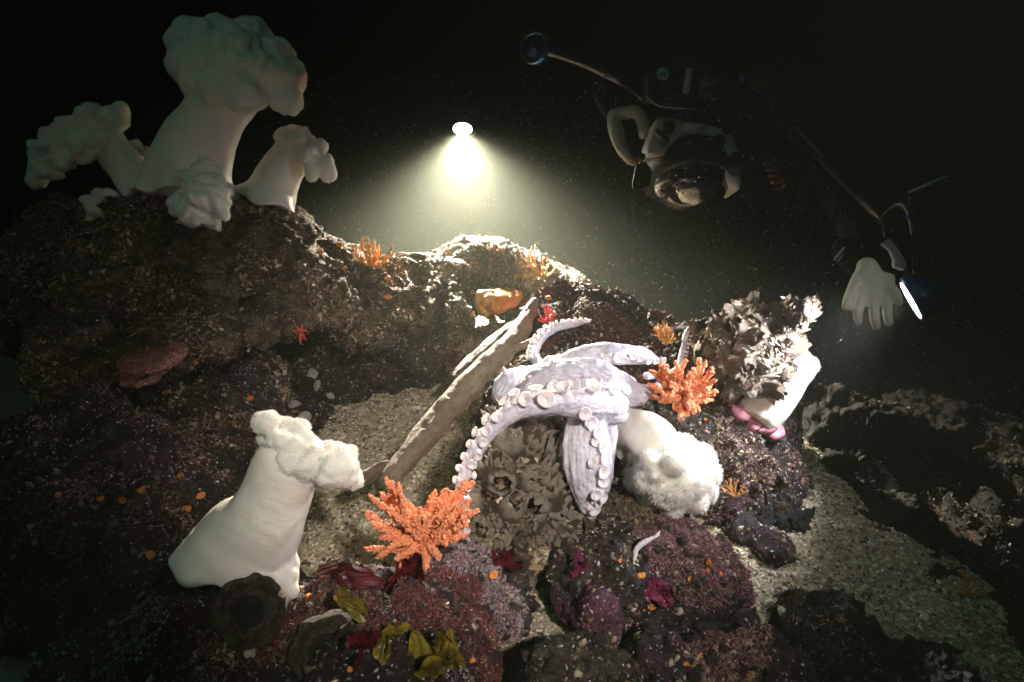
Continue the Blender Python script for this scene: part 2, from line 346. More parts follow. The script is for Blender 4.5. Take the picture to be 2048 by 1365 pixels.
rock('reef_mound', 'rugged central mound of rock draped by the octopus', 'rock mound',
     [(1120, 830, 1.42, 150, 80, .16), (1060, 940, 1.37, 110, 110, .13), (1200, 900, 1.38, 130, 120, .15), (1320, 880, 1.42, 120, 100, .16), (1090, 1060, 1.32, 120, 80, .14), (1250, 1020, 1.28, 130, 80, .14)],
     'brown', 0.006, 0.8, [('b', 'turf', 9000, .009, .0025), ('c', 'turf', 4000, .006, .4), ('b', 'turf_red', 2500, .011, .004, .1)])
rock('boulder', 'purple crusted boulder under the leaning white anemone on the right', 'boulder',
     [(1440, 900, 1.40, 95, 75, .14), (1500, 960, 1.40, 80, 80, .14), (1420, 985, 1.34, 90, 70, .13), (1400, 830, 1.42, 60, 50, .1), (1510, 870, 1.45, 60, 40, .1)],
     'purple', 0.0065, 0.7, [('b', 'turf', 7000, .009, .0025), ('b', 'turf_purple', 3500, .008, .004), ('c', 'turf_warm', 2500, .004, .4)])
rock('boulder', 'brushy lump of rock between the big octopus arm and the white powder puff anemone', 'boulder',
     [(1265, 1050, 1.16, 50, 46, .06), (1300, 1085, 1.17, 38, 34, .05), (1240, 1080, 1.18, 40, 34, .05)],
     'purple', 0.0045, 0.5, [('b', 'turf', 4500, .012, .0018), ('b', 'turf_warm', 1200, .007, .0016)])
rock('boulder', 'broad magenta boulder on the gravel at the lower centre right', 'boulder',
     [(1330, 1140, 1.10, 120, 70, .11), (1220, 1130, 1.08, 80, 60, .1), (1400, 1160, 1.10, 70, 70, .1), (1340, 1200, 1.08, 105, 50, .1), (1170, 1160, 1.06, 60, 60, .07)],
     'purple', 0.0055, 0.6, [('b', 'turf', 5000, .008, .002), ('b', 'turf_pale', 3500, .006, .0013), ('b', 'turf_purple', 7000, .008, .004, .02)])
rock('cobble', 'upright pink coralline cobble on the gravel at the bottom', 'cobble',
     [(1195, 1235, 0.98, 44, 62, .035), (1205, 1270, 0.97, 32, 42, .03)], 'pinkc', 0.004, 0.22, [('c', 'turf_purple', 900, .002, .4)])
rock('boulder', 'small purple boulder fringed with white hydroids beside the orange soft coral', 'boulder',
     [(990, 1185, 1.0, 55, 55, .06), (930, 1170, 1.02, 60, 40, .06), (1010, 1220, .98, 40, 42, .05), (900, 1130, 1.05, 60, 30, .05)],
     'purple', 0.0045, 0.45, [('b', 'turf_pale', 6500, .008, .0012), ('b', 'turf_purple', 3000, .006, .004)])
rock('boulder', 'big dark boulder in the bottom left foreground under the cream anemone', 'boulder',
     [(520, 1285, .95, 150, 75, .11), (660, 1290, .92, 130, 75, .1), (420, 1210, 1.03, 100, 50, .1), (300, 1340, .94, 190, 90, .14), (760, 1250, .95, 110, 60, .09), (690, 1210, 1.0, 90, 30, .07)],
     'maroon', 0.005, 0.55, [('b', 'turf', 6000, .007, .002), ('b', 'turf_red', 4500, .009, .005), ('c', 'turf', 3000, .004, .4), ('b', 'turf_pale', 1800, .006, .0014, .25)])
rock('boulder', 'weed covered boulder at the bottom centre under the yellow kelp', 'boulder',
     [(840, 1310, .84, 90, 70, .07), (760, 1350, .80, 110, 60, .08), (910, 1350, .82, 50, 60, .05), (880, 1240, .92, 80, 50, .06)],
     'maroon', 0.0045, 0.5, [('b', 'turf_red', 6000, .009, .005), ('b', 'turf', 4000, .007, .002), ('b', 'turf_pale', 2500, .007, .0013, .1)])
rock('boulder', 'flat brown weedy rock at the bottom edge below the pink cobble', 'boulder',
     [(1170, 1335, .87, 75, 28, .05), (1110, 1345, .86, 45, 30, .04), (1250, 1350, .86, 40, 22, .04)],
     'olive', 0.004, 0.45, [('b', 'turf_warm', 4500, .013, .0018), ('b', 'turf', 3500, .012, .002)])
rock('boulder', 'low purple slab of rock at the bottom edge on the gravel', 'boulder',
     [(1340, 1345, .89, 75, 26, .06), (1430, 1350, .9, 60, 28, .06), (1530, 1370, .89, 90, 30, .07)],
     'purple', 0.0045, 0.4, [('b', 'turf_purple', 2500, .006, .003), ('c', 'turf', 1200, .004, .4)])
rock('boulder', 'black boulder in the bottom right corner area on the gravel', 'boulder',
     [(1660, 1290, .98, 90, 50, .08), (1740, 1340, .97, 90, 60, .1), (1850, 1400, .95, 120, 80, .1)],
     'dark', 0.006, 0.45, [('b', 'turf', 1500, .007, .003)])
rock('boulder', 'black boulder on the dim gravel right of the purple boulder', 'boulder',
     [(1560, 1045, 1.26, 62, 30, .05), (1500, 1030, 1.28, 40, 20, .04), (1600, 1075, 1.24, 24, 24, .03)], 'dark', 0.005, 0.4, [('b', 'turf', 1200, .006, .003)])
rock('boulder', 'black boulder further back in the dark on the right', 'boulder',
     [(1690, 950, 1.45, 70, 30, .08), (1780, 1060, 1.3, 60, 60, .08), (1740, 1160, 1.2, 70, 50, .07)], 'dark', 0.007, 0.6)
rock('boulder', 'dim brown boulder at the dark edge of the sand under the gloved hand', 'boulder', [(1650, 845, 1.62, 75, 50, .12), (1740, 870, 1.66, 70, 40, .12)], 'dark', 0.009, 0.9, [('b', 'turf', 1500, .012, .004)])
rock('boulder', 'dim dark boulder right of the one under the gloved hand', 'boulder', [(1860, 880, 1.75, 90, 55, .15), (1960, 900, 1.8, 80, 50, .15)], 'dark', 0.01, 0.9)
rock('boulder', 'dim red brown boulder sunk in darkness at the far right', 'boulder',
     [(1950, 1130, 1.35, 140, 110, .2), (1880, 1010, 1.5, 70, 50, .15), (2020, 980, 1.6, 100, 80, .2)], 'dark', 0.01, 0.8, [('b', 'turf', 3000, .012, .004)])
rock('cobble', 'round maroon cobble on the gravel below the black boulder', 'cobble',
     [(1540, 1095, 1.16, 42, 26, .035)], 'maroon', 0.004, 0.25, [('c', 'turf_purple', 500, .0025, .4)])
rock('cobble', 'round brown cobble touching the right side of the purple boulder', 'cobble',
     [(1482, 1062, 1.19, 30, 26, .03)], 'brown', 0.004, 0.25, [('c', 'turf', 500, .0025, .4)])
rock('cobble', 'small red cobble lying on the bright gravel near the bottom', 'cobble',
     [(1488, 1240, 1.01, 24, 15, .02)], 'maroon', 0.0035, 0.2, [('c', 'turf_red', 300, .003, .4)])
rock('cobble', 'flat dark cobble lying on the bright gravel beside the small red one', 'cobble',
     [(1420, 1240, 1.01, 42, 9, .03)], 'dark', 0.0035, 0.2, [('c', 'turf', 400, .003, .4)])
rock('cobble', 'grey cobble on the lit sand between the driftwood and the orange sea slug', 'cobble',
     [(1000, 672, 1.72, 28, 22, .04)], 'ledge', 0.005, 0.3, [('b', 'turf_warm', 500, .006, .002)])
rock('boulder', 'black boulder added at the lower right edge to darken the sand', 'boulder', [(1880, 1240, 1.12, 90, 60, .12), (1960, 1300, 1.1, 100, 80, .12)], 'dark', 0.008, 0.7)  # invented boulder, its dark rock stands in for shade on the sand
rock('boulder', 'black boulder added in the middle of the sand channel to dim it', 'boulder', [(1745, 1095, 1.24, 60, 34, .06), (1790, 1120, 1.22, 40, 28, .05)], 'dark', 0.006, 0.5)  # made-up dark boulder covering a strip of sand that renders too bright
# ------------------------------------------------------------------ plumose anemones
def anemone_mats():
    m = mat('anemone_column', (0.80, 0.74, 0.66), 0.55, 0.35); n = N(m)
    c = n.mix(n.noise(14, 3), (0.90, 0.84, 0.73), (0.80, 0.70, 0.58)); c = n.mix(n.ramp(n.noise(160, 2), [(0.66, 0), (0.72, 0.5)]), c, (0.9, 0.88, 0.84)); n.color(c)
    n.bump(n.noise(70, 5, 0.6), 0.25, 0.004); M['acol'] = m
    m = mat('anemone_crown', (0.82, 0.76, 0.67), 0.8, 0.6); n = N(m); n.color(n.mix(n.noise(40, 4), (0.97, 0.93, 0.83), (0.90, 0.84, 0.72)))
    n.bump(n.noise(330, 3, 0.7), 0.8, 0.003); M['acrown'] = m
    m = mat('anemone_tentacles', (0.95, 0.91, 0.85), 0.7, 0.0); M['atent'] = m; t = m.node_tree
    tr = t.nodes.new('ShaderNodeBsdfTranslucent'); tr.inputs[0].default_value = (0.95, 0.91, 0.85, 1); mx = t.nodes.new('ShaderNodeMixShader'); mx.inputs[0].default_value = 0.5
    t.links.new(t.nodes['Principled BSDF'].outputs[0], mx.inputs[1]); t.links.new(tr.outputs[0], mx.inputs[2]); t.links.new(mx.outputs[0], t.nodes['Material Output'].inputs['Surface'])
anemone_mats()
def anemone(label, col, lobes, d0, foot=1.0, fuzz=7000, flen=0.0055, group='plumose anemones', crownd=0.0, vox=0.004, seed=0, bill=1.0, toes=None):
    """col rows: px, py, radius_px, depth offset; lobes rows: px, py, radius_px, depth offset (metres, minus is nearer)"""
    c = spline(col, 60); pts = [P(r[0], r[1], d0+r[3]) for r in c]; rad = [r[2]/FPX*(d0+r[3]) for r in c]
    base = pts[0]
    root = empty('anemone', base, label, 'sea anemone', group)
    rng = np.random.default_rng(seed)
    ph = rng.random(8)*6.3
    def wob(u, th):
        f = max(0, 1-u*4)
        return 1+f*0.16*foot*(math.sin(3*th+ph[0])+0.7*math.sin(5*th+ph[1])+0.5*math.sin(8*th+ph[2]))+0.02*math.sin(4*th+ph[3])*(1-u)
    V, F = tube_VF(pts, rad, 72, wob=wob)
    axv = (pts[-1]-pts[0]).normalized()
    for i in range(16):
        f = (1-i/16)**1.5
        for k in range(72):
            th = 2*math.pi*k/72; V[i*72+k] = V[i*72+k]-axv*(rad[0]*0.12*foot*f*(math.sin(2*th+ph[4])*0.5+math.sin(3*th+ph[5])*0.6+0.5*math.sin(6*th+ph[6])))
    me = mesh_py('column', V, F)
    if toes: V2, F2 = blobs_to_VF([(P(x, y, d0+q), (r/FPX*d0,)*3) for x, y, r, q in toes]); V3, F3 = join_VF([(V, F), (V2, F2)]); me = remesh('column', V3, F3, 0.0035, 10)
    o = link('column', me, M['acol'], root); s = o.modifiers.new('s', 'SUBSURF'); s.levels = s.render_levels = 1
    dg = bpy.context.evaluated_depsgraph_get(); me2 = bpy.data.meshes.new_from_object(o.evaluated_get(dg)); o.modifiers.clear(); o.data = me2; me2.name = 'column'
    co, no = vn(me2); ax = np.array(pts[-1]-pts[0]); ax /= np.linalg.norm(ax); t = (co-np.array(base)) @ ax
    q = co*12; wr = np.sin(t*900+perlin(q)*9)*0.5+np.sin(t*420+perlin(q+9)*11)*0.8
    co = co+no*((wr*0.00016*(0.4+0.6*np.clip(perlin(co*18+3)+0.6, 0, 1))) + perlin(co*16+seed)*0.006+perlin(co*45)*0.0016)[:, None]; setco(me2, co)
    bl = []
    for px, py, r, dd in lobes:
        rr = r/FPX*(d0+dd)
        bl.append((P(px, py, d0+dd), (rr, rr, rr*0.96)))
    V, F = blobs_to_VF(bl); cm = remesh('crown', V, F, vox, 2); co, no = vn(cm)
    q = co
    bil = np.abs(perlin(q*24+seed))*2.2-0.35; bil2 = np.abs(perlin(q*58+seed+5))*2.2-0.3
    co = co+no*(bil*0.016*bill+bil2*0.0050*bill+perlin(q*170)*0.0008)[:, None]; setco(cm, co)
    cr = link('crown', cm, M['acrown'], root)
    if fuzz:
        pp, nn = sample_surface(cm, fuzz)
        v, f = blades(pp, nn, flen*0.6, flen*0.085, 0.3, 0.35, per=2)
        tag(link('tentacles', mesh_np('tentacles', v, f, False), M['atent'], cr), kind='stuff')
    return root
anemone('tallest pale anemone with the largest mushroom crown, at the top left on the ledge',
    [(372, 400, 92, 0), (378, 350, 84, 0), (398, 290, 72, 0), (424, 240, 62, 0), (446, 200, 62, 0), (462, 160, 70, .01)],
    [(392, 92, 56, .04), (440, 72, 40, .06), (500, 84, 48, .05), (372, 130, 40, .0), (395, 170, 34, -.04), (430, 180, 36, -.06), (425, 120, 56, -.01), (480, 150, 62, -.03), (490, 190, 40, -.07),
     (545, 125, 50, .02), (578, 160, 36, .0), (560, 165, 44, -.02), (575, 200, 33, -.02), (520, 150, 45, -.04), (460, 100, 58, .03), (555, 105, 30, .05), (385, 60, 20, .05), (350, 105, 16, .03), (590, 135, 20, .02), (470, 120, 66, -.02), (420, 95, 50, 0), (400, 140, 44, -.03)], 1.48, fuzz=5000, seed=1, bill=0.55)
anemone('leftmost pale anemone drooping its crown to the left in the dark',
    [(290, 392, 42, 0), (272, 360, 40, 0), (245, 325, 36, 0), (218, 292, 36, 0), (195, 268, 44, 0)],
    [(222, 240, 32, 0), (185, 245, 38, -.01), (150, 268, 40, 0), (118, 292, 38, 0), (95, 322, 30, 0), (74, 352, 20, 0), (128, 318, 27, -.03), (160, 300, 30, -.03), (195, 282, 30, -.03), (100, 345, 17, -.03), (235, 225, 18, .02), (68, 300, 14, .01), (165, 318, 14, -.03), (240, 250, 12, -.01)], 1.50, fuzz=4000, seed=2)
anemone('medium pale anemone alone on the ledge, right of the tallest, its knobbly crown drooping right',
    [(533, 412, 62, 0), (545, 380, 48, 0), (560, 350, 42, 0), (580, 318, 40, 0), (600, 292, 42, 0)],
    [(582, 272, 24, 0), (600, 268, 20, -.02), (612, 290, 24, -.01), (632, 303, 22, 0), (640, 325, 22, -.01), (652, 344, 17, -.01), (620, 318, 24, -.03), (595, 290, 26, -.02), (628, 338, 20, -.03), (612, 305, 16, -.05), (602, 282, 13, -.05), (645, 300, 11, .01)], 1.52, fuzz=3500, seed=3, vox=0.0032)
anemone('squat young pale anemone at the foot of the tallest one, crown nearly hiding its column',
    [(400, 452, 40, 0), (402, 435, 38, 0), (404, 415, 40, 0), (405, 395, 44, 0)],
    [(395, 362, 30, 0), (428, 362, 26, 0), (415, 348, 20, .01), (372, 398, 24, -.01), (385, 420, 32, -.02), (420, 395, 34, -.03), (440, 410, 22, -.02), (446, 432, 15, -.02), (360, 415, 22, 0), (402, 385, 34, -.03), (452, 385, 13, 0)], 1.34, fuzz=3000, seed=4, vox=0.0032)
anemone('small shadowed anemone half hidden between the tallest and the leftmost anemones',
    [(262, 345, 26, 0), (264, 320, 22, 0), (268, 305, 20, 0), (272, 292, 20, 0)], [(255, 300, 14, 0), (275, 296, 14, 0), (285, 305, 12, 0), (266, 291, 11, 0)], 1.66, fuzz=800, seed=5)
anemone('dim grey anemone low in the shade below the leftmost one',
    [(205, 445, 28, 0), (204, 430, 24, 0), (203, 418, 24, 0), (202, 408, 24, 0)], [(185, 408, 20, 0), (210, 402, 22, 0), (228, 412, 16, 0), (196, 422, 16, -.02)], 1.45, fuzz=1500, seed=6)
anemone('cream anemone in the left foreground with a wide spreading foot and flat curled crown',
    [(463, 1152, 96, 0), (470, 1138, 118, 0), (482, 1112, 114, 0), (500, 1078, 99, 0), (526, 1046, 84, -.01), (546, 1005, 74, -.01), (562, 965, 69, -.01), (578, 925, 66, -.01), (590, 900, 56, -.01)],
    [(548, 864, 34, 0), (534, 852, 24, -.02), (562, 850, 24, .01), (590, 868, 30, 0), (572, 866, 30, 0), (595, 880, 32, -.01), (560, 885, 30, -.03), (590, 912, 38, -.03), (625, 925, 40, -.03), (650, 915, 32, -.01), (622, 895, 24, .02), (680, 912, 27, 0), (700, 932, 22, -.02),
     (702, 955, 24, -.02), (665, 935, 36, -.03), (640, 950, 26, -.02), (695, 905, 14, .01), (610, 860, 12, .02)], 0.93, foot=1.35, fuzz=14000, flen=0.0045, vox=0.0024, seed=7, toes=[(578, 1182, 22, -.02), (562, 1158, 36, -.01), (572, 1130, 26, 0), (374, 1086, 13, .01), (396, 1092, 20, .01), (436, 1128, 30, 0), (500, 1150, 34, -.02), (530, 1160, 30, -.02)])
anemone('bright white anemone with a puffy powder puff crown hanging beside the big octopus arm',
    [(1262, 872, 48, .04), (1275, 868, 46, .02), (1292, 872, 48, 0), (1308, 886, 50, -.01), (1322, 908, 48, -.01)],
    [(1292, 905, 34, -.01), (1325, 905, 42, -.02), (1360, 905, 40, -.01), (1395, 922, 34, 0), (1412, 950, 27, 0), (1408, 982, 28, 0), (1385, 1000, 28, -.01), (1345, 1000, 32, -.02), (1305, 985, 34, -.02),
     (1280, 958, 26, -.01), (1340, 955, 62, -.05), (1372, 955, 50, -.05), (1312, 950, 44, -.05), (1330, 985, 30, -.06), (1300, 918, 20, -.08), (1315, 950, 16, -.09), (1345, 930, 22, -.1)], 1.16, fuzz=13000, flen=0.0085, bill=0.6, vox=0.0026, seed=8)
anemone('white anemone leaning out to the right from under the shell chunk near the glove',
    [(1510, 840, 38, 0), (1518, 830, 44, 0), (1536, 808, 45, 0), (1560, 778, 42, 0), (1582, 750, 38, 0), (1597, 733, 36, 0), (1606, 722, 30, 0)],
    [(1594, 722, 27, -.005), (1606, 728, 25, 0), (1612, 722, 19, 0), (1600, 712, 17, .01), (1585, 712, 17, 0)], 1.33, foot=0.4, fuzz=5000, vox=0.003, seed=9)
# ------------------------------------------------------------------ driftwood
m = mat('driftwood', (0.30, 0.22, 0.15), 0.8); n = N(m)
c = n.mix(n.noise(25, 6, 0.7, 1.0), (0.13, 0.09, 0.055), (0.27, 0.20, 0.135)); c = n.mix(n.ramp(n.noise(90, 5, 0.7), [(0.35, 0.7), (0.5, 0)]), c, (0.08, 0.055, 0.035)); n.color(c)
b = n.bump(n.noise(60, 7, 0.7), 0.6, 0.006); n.bump(n.noise(300, 3), 0.4, 0.002, b); M['wood'] = m
def branch(name, label, cat, rows, mt, stub=None, amp=1.0):
    c = spline(rows, 120); pts = [P(r[0], r[1], r[3]) for r in c]; rad = [r[2]/FPX*r[3] for r in c]
    parts = [tube_VF(pts, rad, 40)]
    for s in (stub or []):
        cc = spline(s, 14); parts.append(tube_VF([P(r[0], r[1], r[3]) for r in cc], [r[2]/FPX*r[3] for r in cc], 14))
    V, F = join_VF(parts); me = remesh(name, V, F, 0.0028, 3); co, no = vn(me)
    ax = np.array((pts[-1]-pts[0]).normalized()); al = (co @ ax)[:, None]*ax; q = (co-al)*70+al*7
    co = co+no*((perlin(q)*0.0038+perlin(q*2.3)*0.002+perlin(co*25)*0.006+fbm(co*90, 2)*0.0016)*amp)[:, None]; setco(me, co)
    return tag(link(name, me, M[mt]), label, cat)
branch('driftwood', 'long weathered driftwood stick slanting up to the right beside the octopus', 'driftwood',
    [(772, 972, 20, 1.14), (800, 935, 23, 1.17), (850, 872, 26, 1.23), (905, 805, 26, 1.30), (955, 750, 24, 1.36), (1000, 708, 23, 1.42), (1035, 670, 20, 1.48), (1052, 640, 16, 1.53), (1066, 612, 12, 1.57), (1072, 603, 9, 1.58)],
    'wood', [[(1020, 700, 14, 1.43), (1050, 690, 8, 1.43), (1076, 678, 4, 1.43)], [(990, 735, 14, 1.38), (1005, 742, 10, 1.36)]])
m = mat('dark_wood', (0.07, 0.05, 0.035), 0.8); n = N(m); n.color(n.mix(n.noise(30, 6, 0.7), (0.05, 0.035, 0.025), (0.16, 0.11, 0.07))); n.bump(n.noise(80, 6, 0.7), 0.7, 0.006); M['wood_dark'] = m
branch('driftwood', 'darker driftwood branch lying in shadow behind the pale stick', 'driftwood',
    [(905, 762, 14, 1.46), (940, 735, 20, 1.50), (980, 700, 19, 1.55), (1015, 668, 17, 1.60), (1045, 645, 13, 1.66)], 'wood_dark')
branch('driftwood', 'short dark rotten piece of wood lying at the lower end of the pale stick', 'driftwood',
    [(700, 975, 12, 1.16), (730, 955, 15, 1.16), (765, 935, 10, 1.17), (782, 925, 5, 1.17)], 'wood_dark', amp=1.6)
# ------------------------------------------------------------------ octopus
def octopus():
    m = mat('octopus_skin', (0.66, 0.63, 0.68), 0.42, 0.25); n = N(m)
    c = n.mix(n.ramp(n.noise(16, 6, 0.7, 0.8), [(0.35, 0), (0.65, 1)]), (0.78, 0.74, 0.79), (0.52, 0.49, 0.56))
    c = n.mix(n.ramp(n.noise(48, 6, 0.75, 1.5), [(0.50, 0), (0.66, 0.85)]), c, (0.36, 0.30, 0.38)); c = n.mix(n.ramp(n.noise(9, 3), [(0.5, 0), (0.7, 0.5)]), c, (0.70, 0.55, 0.60)); n.color(c)
    b = n.bump(n.noise(38, 6, 0.65, 1.2), 0.45, 0.006); n.bump(n.noise(240, 3), 0.3, 0.0015, b); M['octo'] = m
    m = mat('sucker_skin', (0.80, 0.72, 0.73), 0.4, 0.25); M['sucker'] = m
    arms = {  # px, py, r_px, depth
     'front': [(1236, 808, 29, 1.12), (1205, 810, 33, 1.085), (1160, 808, 32, 1.06), (1115, 806, 27, 1.05), (1068, 812, 24, 1.045), (1026, 824, 20, 1.045), (995, 846, 18, 1.05), (972, 872, 17, 1.05), (953, 900, 16, 1.05), (936, 930, 14.5, 1.05), (925, 962, 13, 1.05), (920, 1000, 12, 1.06), (922, 1040, 11, 1.07), (922, 1080, 11, 1.075), (916, 1120, 9, 1.07), (908, 1150, 6, 1.065)],
     'hang': [(1176, 800, 38, 1.13), (1176, 830, 40, 1.10), (1174, 870, 49, 1.08), (1174, 915, 53, 1.07), (1176, 955, 49, 1.07), (1178, 990, 36, 1.08), (1180, 1018, 22, 1.09), (1182, 1036, 9, 1.10)],
     'hang2': [(1208, 815, 24, 1.12), (1216, 860, 20, 1.12), (1218, 905, 17, 1.12), (1214, 950, 16, 1.12), (1205, 985, 14, 1.12)],
     'band': [(1055, 800, 30, 1.22), (1080, 772, 38, 1.20), (1122, 758, 40, 1.18), (1170, 754, 40, 1.17), (1212, 762, 38, 1.17), (1248, 780, 32, 1.19), (1275, 788, 24, 1.20), (1300, 780, 13, 1.22), (1325, 768, 7, 1.24)],
     'web': [(1120, 815, 26, 1.16), (1170, 800, 30, 1.17), (1225, 795, 28, 1.19), (1262, 792, 20, 1.21)],
     'mantle': [(1000, 812, 18, 1.24), (1010, 792, 32, 1.24), (1025, 770, 34, 1.25), (1050, 758, 28, 1.27), (1080, 748, 22, 1.29), (1105, 735, 18, 1.31)],
     'skirt': [(1195, 825, 16, 1.09), (1225, 832, 18, 1.10), (1248, 830, 13, 1.12)], 'back': [(1030, 800, 28, 1.27), (1080, 790, 36, 1.26), (1150, 778, 42, 1.26), (1220, 772, 34, 1.26), (1270, 775, 20, 1.27)],
     'horn': [(1022, 765, 16, 1.25), (1012, 748, 8, 1.24), (1006, 735, 3, 1.23)],
     'low': [(1020, 810, 22, 1.20), (1050, 822, 24, 1.14), (1090, 815, 24, 1.12)],
     'upper': [(1110, 745, 22, 1.32), (1145, 722, 24, 1.30), (1190, 712, 25, 1.29), (1240, 709, 23, 1.28), (1285, 712, 18, 1.29), (1315, 722, 11, 1.31), (1335, 735, 6, 1.33)],
     'curl': [(1090, 738, 16, 1.31), (1072, 722, 13, 1.34), (1070, 702, 12, 1.38), (1078, 682, 11.5, 1.41), (1094, 664, 11, 1.44), (1118, 653, 9.5, 1.46), (1145, 648, 8, 1.47), (1168, 645, 6, 1.47), (1184, 646, 3.5, 1.47)],
     'fold': [(1088, 740, 15, 1.30), (1100, 724, 14, 1.29), (1118, 716, 10, 1.29)],
     'tip': [(1290, 752, 10, 1.30), (1330, 752, 9, 1.33), (1357, 735, 7.5, 1.34), (1362, 712, 7, 1.35), (1367, 690, 7, 1.36), (1371, 672, 6.5, 1.37), (1378, 656, 5, 1.38), (1390, 649, 3, 1.39)]}
    flat = {'hang': 0.55, 'band': 0.8, 'mantle': 0.8, 'hang2': 0.8, 'upper': 0.8}
    parts = []; paths = {}
    for k, rows in arms.items():
        c = spline(rows, 70); pts = [P(r[0], r[1], r[3]) for r in c]; rad = [r[2]/FPX*r[3] for r in c]; paths[k] = (c, pts, rad)
        parts.append(tube_VF(pts, rad, 28, flat=flat.get(k, 0.92), flat_dir=FW))
    V, F = join_VF(parts); me = remesh('octopus', V, F, 0.0027, 5)
    co, no = vn(me)
    PP = []; TT = []; SS = []; RR = []
    for k, (c, pts, rad) in paths.items():
        A = np.array([tuple(p) for p in pts]); t = np.gradient(A, axis=0); t /= np.linalg.norm(t, axis=1)[:, None]+1e-9
        s = np.concatenate([[0], np.cumsum(np.linalg.norm(np.diff(A, axis=0), axis=1))]); PP.append(A); TT.append(t); SS.append(s+len(PP)*3.3); RR.append(np.array(rad))
    PP = np.vstack(PP); TT = np.vstack(TT); SS = np.concatenate(SS); RR = np.concatenate(RR); near = np.zeros(len(co), int)
    for k in range(0, len(co), 4000):
        dd = ((co[k:k+4000, None]-PP[None])**2).sum(2)/(RR[None]**2); near[k:k+4000] = dd.argmin(1)
    off = co-PP[near]; off = off-TT[near]*(off*TT[near]).sum(1)[:, None]; R = np.maximum(np.linalg.norm(off, axis=1), 1e-4)[:, None]
    q = off/R*2.6; q2 = np.concatenate([q, SS[near][:, None]*0], 1)[:, :3] + TT[near]*0
    sN = (SS[near]*16)[:, None]; w = np.clip(RR[near]/0.03, 0.1, 1)
    crease = 0.5-np.abs(perlin(q2+sN*0.45+perlin(co*30)[:, None]*0.5))*2.4; cre2 = 0.5-np.abs(perlin(q2*2.4+sN*0.8+7))*2
    cross = np.abs(perlin(np.concatenate([sN*3.2, q[:, :1]*0.6, q[:, 1:2]*0.6], 1)))
    d = fbm(co*14, 3)*0.0060 + (-np.clip(crease, 0.1, 1)*0.0062 - np.clip(cre2, 0, 1)*0.0045 - cross*0.0035)*w + perlin(co*110)*0.0006
    setco(me, co+no*d[:, None])
    o = tag(link('octopus', me, M['octo']), 'giant pale lilac octopus sprawled over the reef with suckered arms', 'octopus')
    # sucker shape
    prof = [(1.05, -0.95), (0.80, -0.55), (0.62, -0.2), (0.64, 0.06), (0.86, 0.26), (1.0, 0.40), (1.02, 0.50), (0.95, 0.56), (0.84, 0.52), (0.66, 0.36), (0.44, 0.26), (0.30, 0.22), (0.24, 0.08), (0.15, -0.10), (0.02, -0.14)]
    V = []; F = []; ns = 28
    for j, (r, z) in enumerate(prof):
        for i in range(ns):
            a = 2*math.pi*i/ns; w = 1+0.03*math.sin(3*a+1)*(j > 2)
            V.append((r*w*math.cos(a), r*w*math.sin(a), z))
    for j in range(len(prof)-1):
        for i in range(ns): a = j*ns+i; b = j*ns+(i+1) % ns; F.append((a, b, b+ns, a+ns))
    F.append(tuple(range((len(prof)-1)*ns, len(prof)*ns)))
    sme = mesh_py('sucker', V, F); sme.materials.append(M['sucker'])
    dg = bpy.context.evaluated_depsgraph_get(); cnt = [0]
    def sucker(px, py, rpx, arm, out=(0, 0), depthlean=0.0):
        """out: direction in the image (x, up) the cup tilts to"""
        c, pts, rad = paths[arm]
        i = int(np.argmin((c[:, 0]-px)**2+(c[:, 1]-py)**2)); dd = c[i, 3]
        r = ray(px, py); ok, loc, nor, *_ = o.ray_cast(CP, r.normalized())
        if ok and abs((loc-CP).dot(FW)-dd) < 0.12: pos = loc; n0 = nor
        else:
            pos = P(px, py, dd-rad[i]*0.3); ax = pts[i]; n0 = (pos-ax).normalized()
        n = (n0*0.8 - FW*0.65 + RT*(out[0]+RNG.normal()*0.18) + UP*(out[1]+RNG.normal()*0.18)); n.normalize()
        s = rpx/FPX*dd
        q = n.to_track_quat('Z', 'Y').to_matrix().to_4x4()
        e = bpy.data.objects.new('sucker', sme); COL.objects.link(e); e.parent = o
        rr = RNG.random(3)
        e.matrix_local = Matrix.Translation(pos+n*s*0.5) @ q @ Matrix.Rotation(rr[0]*6, 4, 'Z') @ Matrix.Diagonal((s*(0.78+0.3*rr[1]), s*(0.78+0.3*rr[2]), s*(0.7+0.6*rr[0]), 1))
        cnt[0] += 1
    for px, py, r, ox, oy in [(1241, 783, 13, .7, .5), (1219, 782, 15, .1, .2), (1196, 771, 14, 0, 1.3), (1180, 783, 16, -.1, .1), (1148, 775, 15, 0, 1.5), (1131, 787, 16, 0, .1), (1108, 778, 14, -.1, 1.4), (1091, 797, 16, -.1, 0),
        (1054, 799, 14.5, -.2, 0), (1072, 787, 13, -.2, 1.5), (1031, 797, 12, -.4, 1.4), (1015, 811, 12.5, -.7, .9), (995, 836, 11, -.1, 0), (977, 843, 11, -.8, .5), (976, 861, 10.5, -.2, 0), (957, 867, 10.5, -.7, .2), (966, 884, 10.5, 0, 0), (945, 890, 10, -.5, .1),
        (956, 908, 10, .1, -.1), (933, 914, 9, -.4, .1), (945, 927, 10, .1, -.1), (923, 937, 9, -.4, 0), (940, 952, 9, .1, -.2), (917, 960, 9, -.4, 0), (933, 975, 8, .2, 0), (915, 984, 8, -.4, 0), (930, 998, 7.5, .3, 0), (912, 1008, 7, -.4, 0), (930, 1020, 7, .4, 0), (913, 1032, 6.5, -.4, 0),
        (931, 1043, 6.5, .5, 0), (932, 1062, 6.5, .6, 0), (931, 1081, 6.5, .6, 0), (930, 1099, 6.2, .6, 0), (926, 1117, 5.5, .6, 0), (921, 1133, 5, .5, 0), (914, 1146, 4, .4, 0), (914, 1060, 5.5, -.3, 0), (913, 1083, 5.5, -.3, 0), (910, 1105, 5, -.3, 0)]:
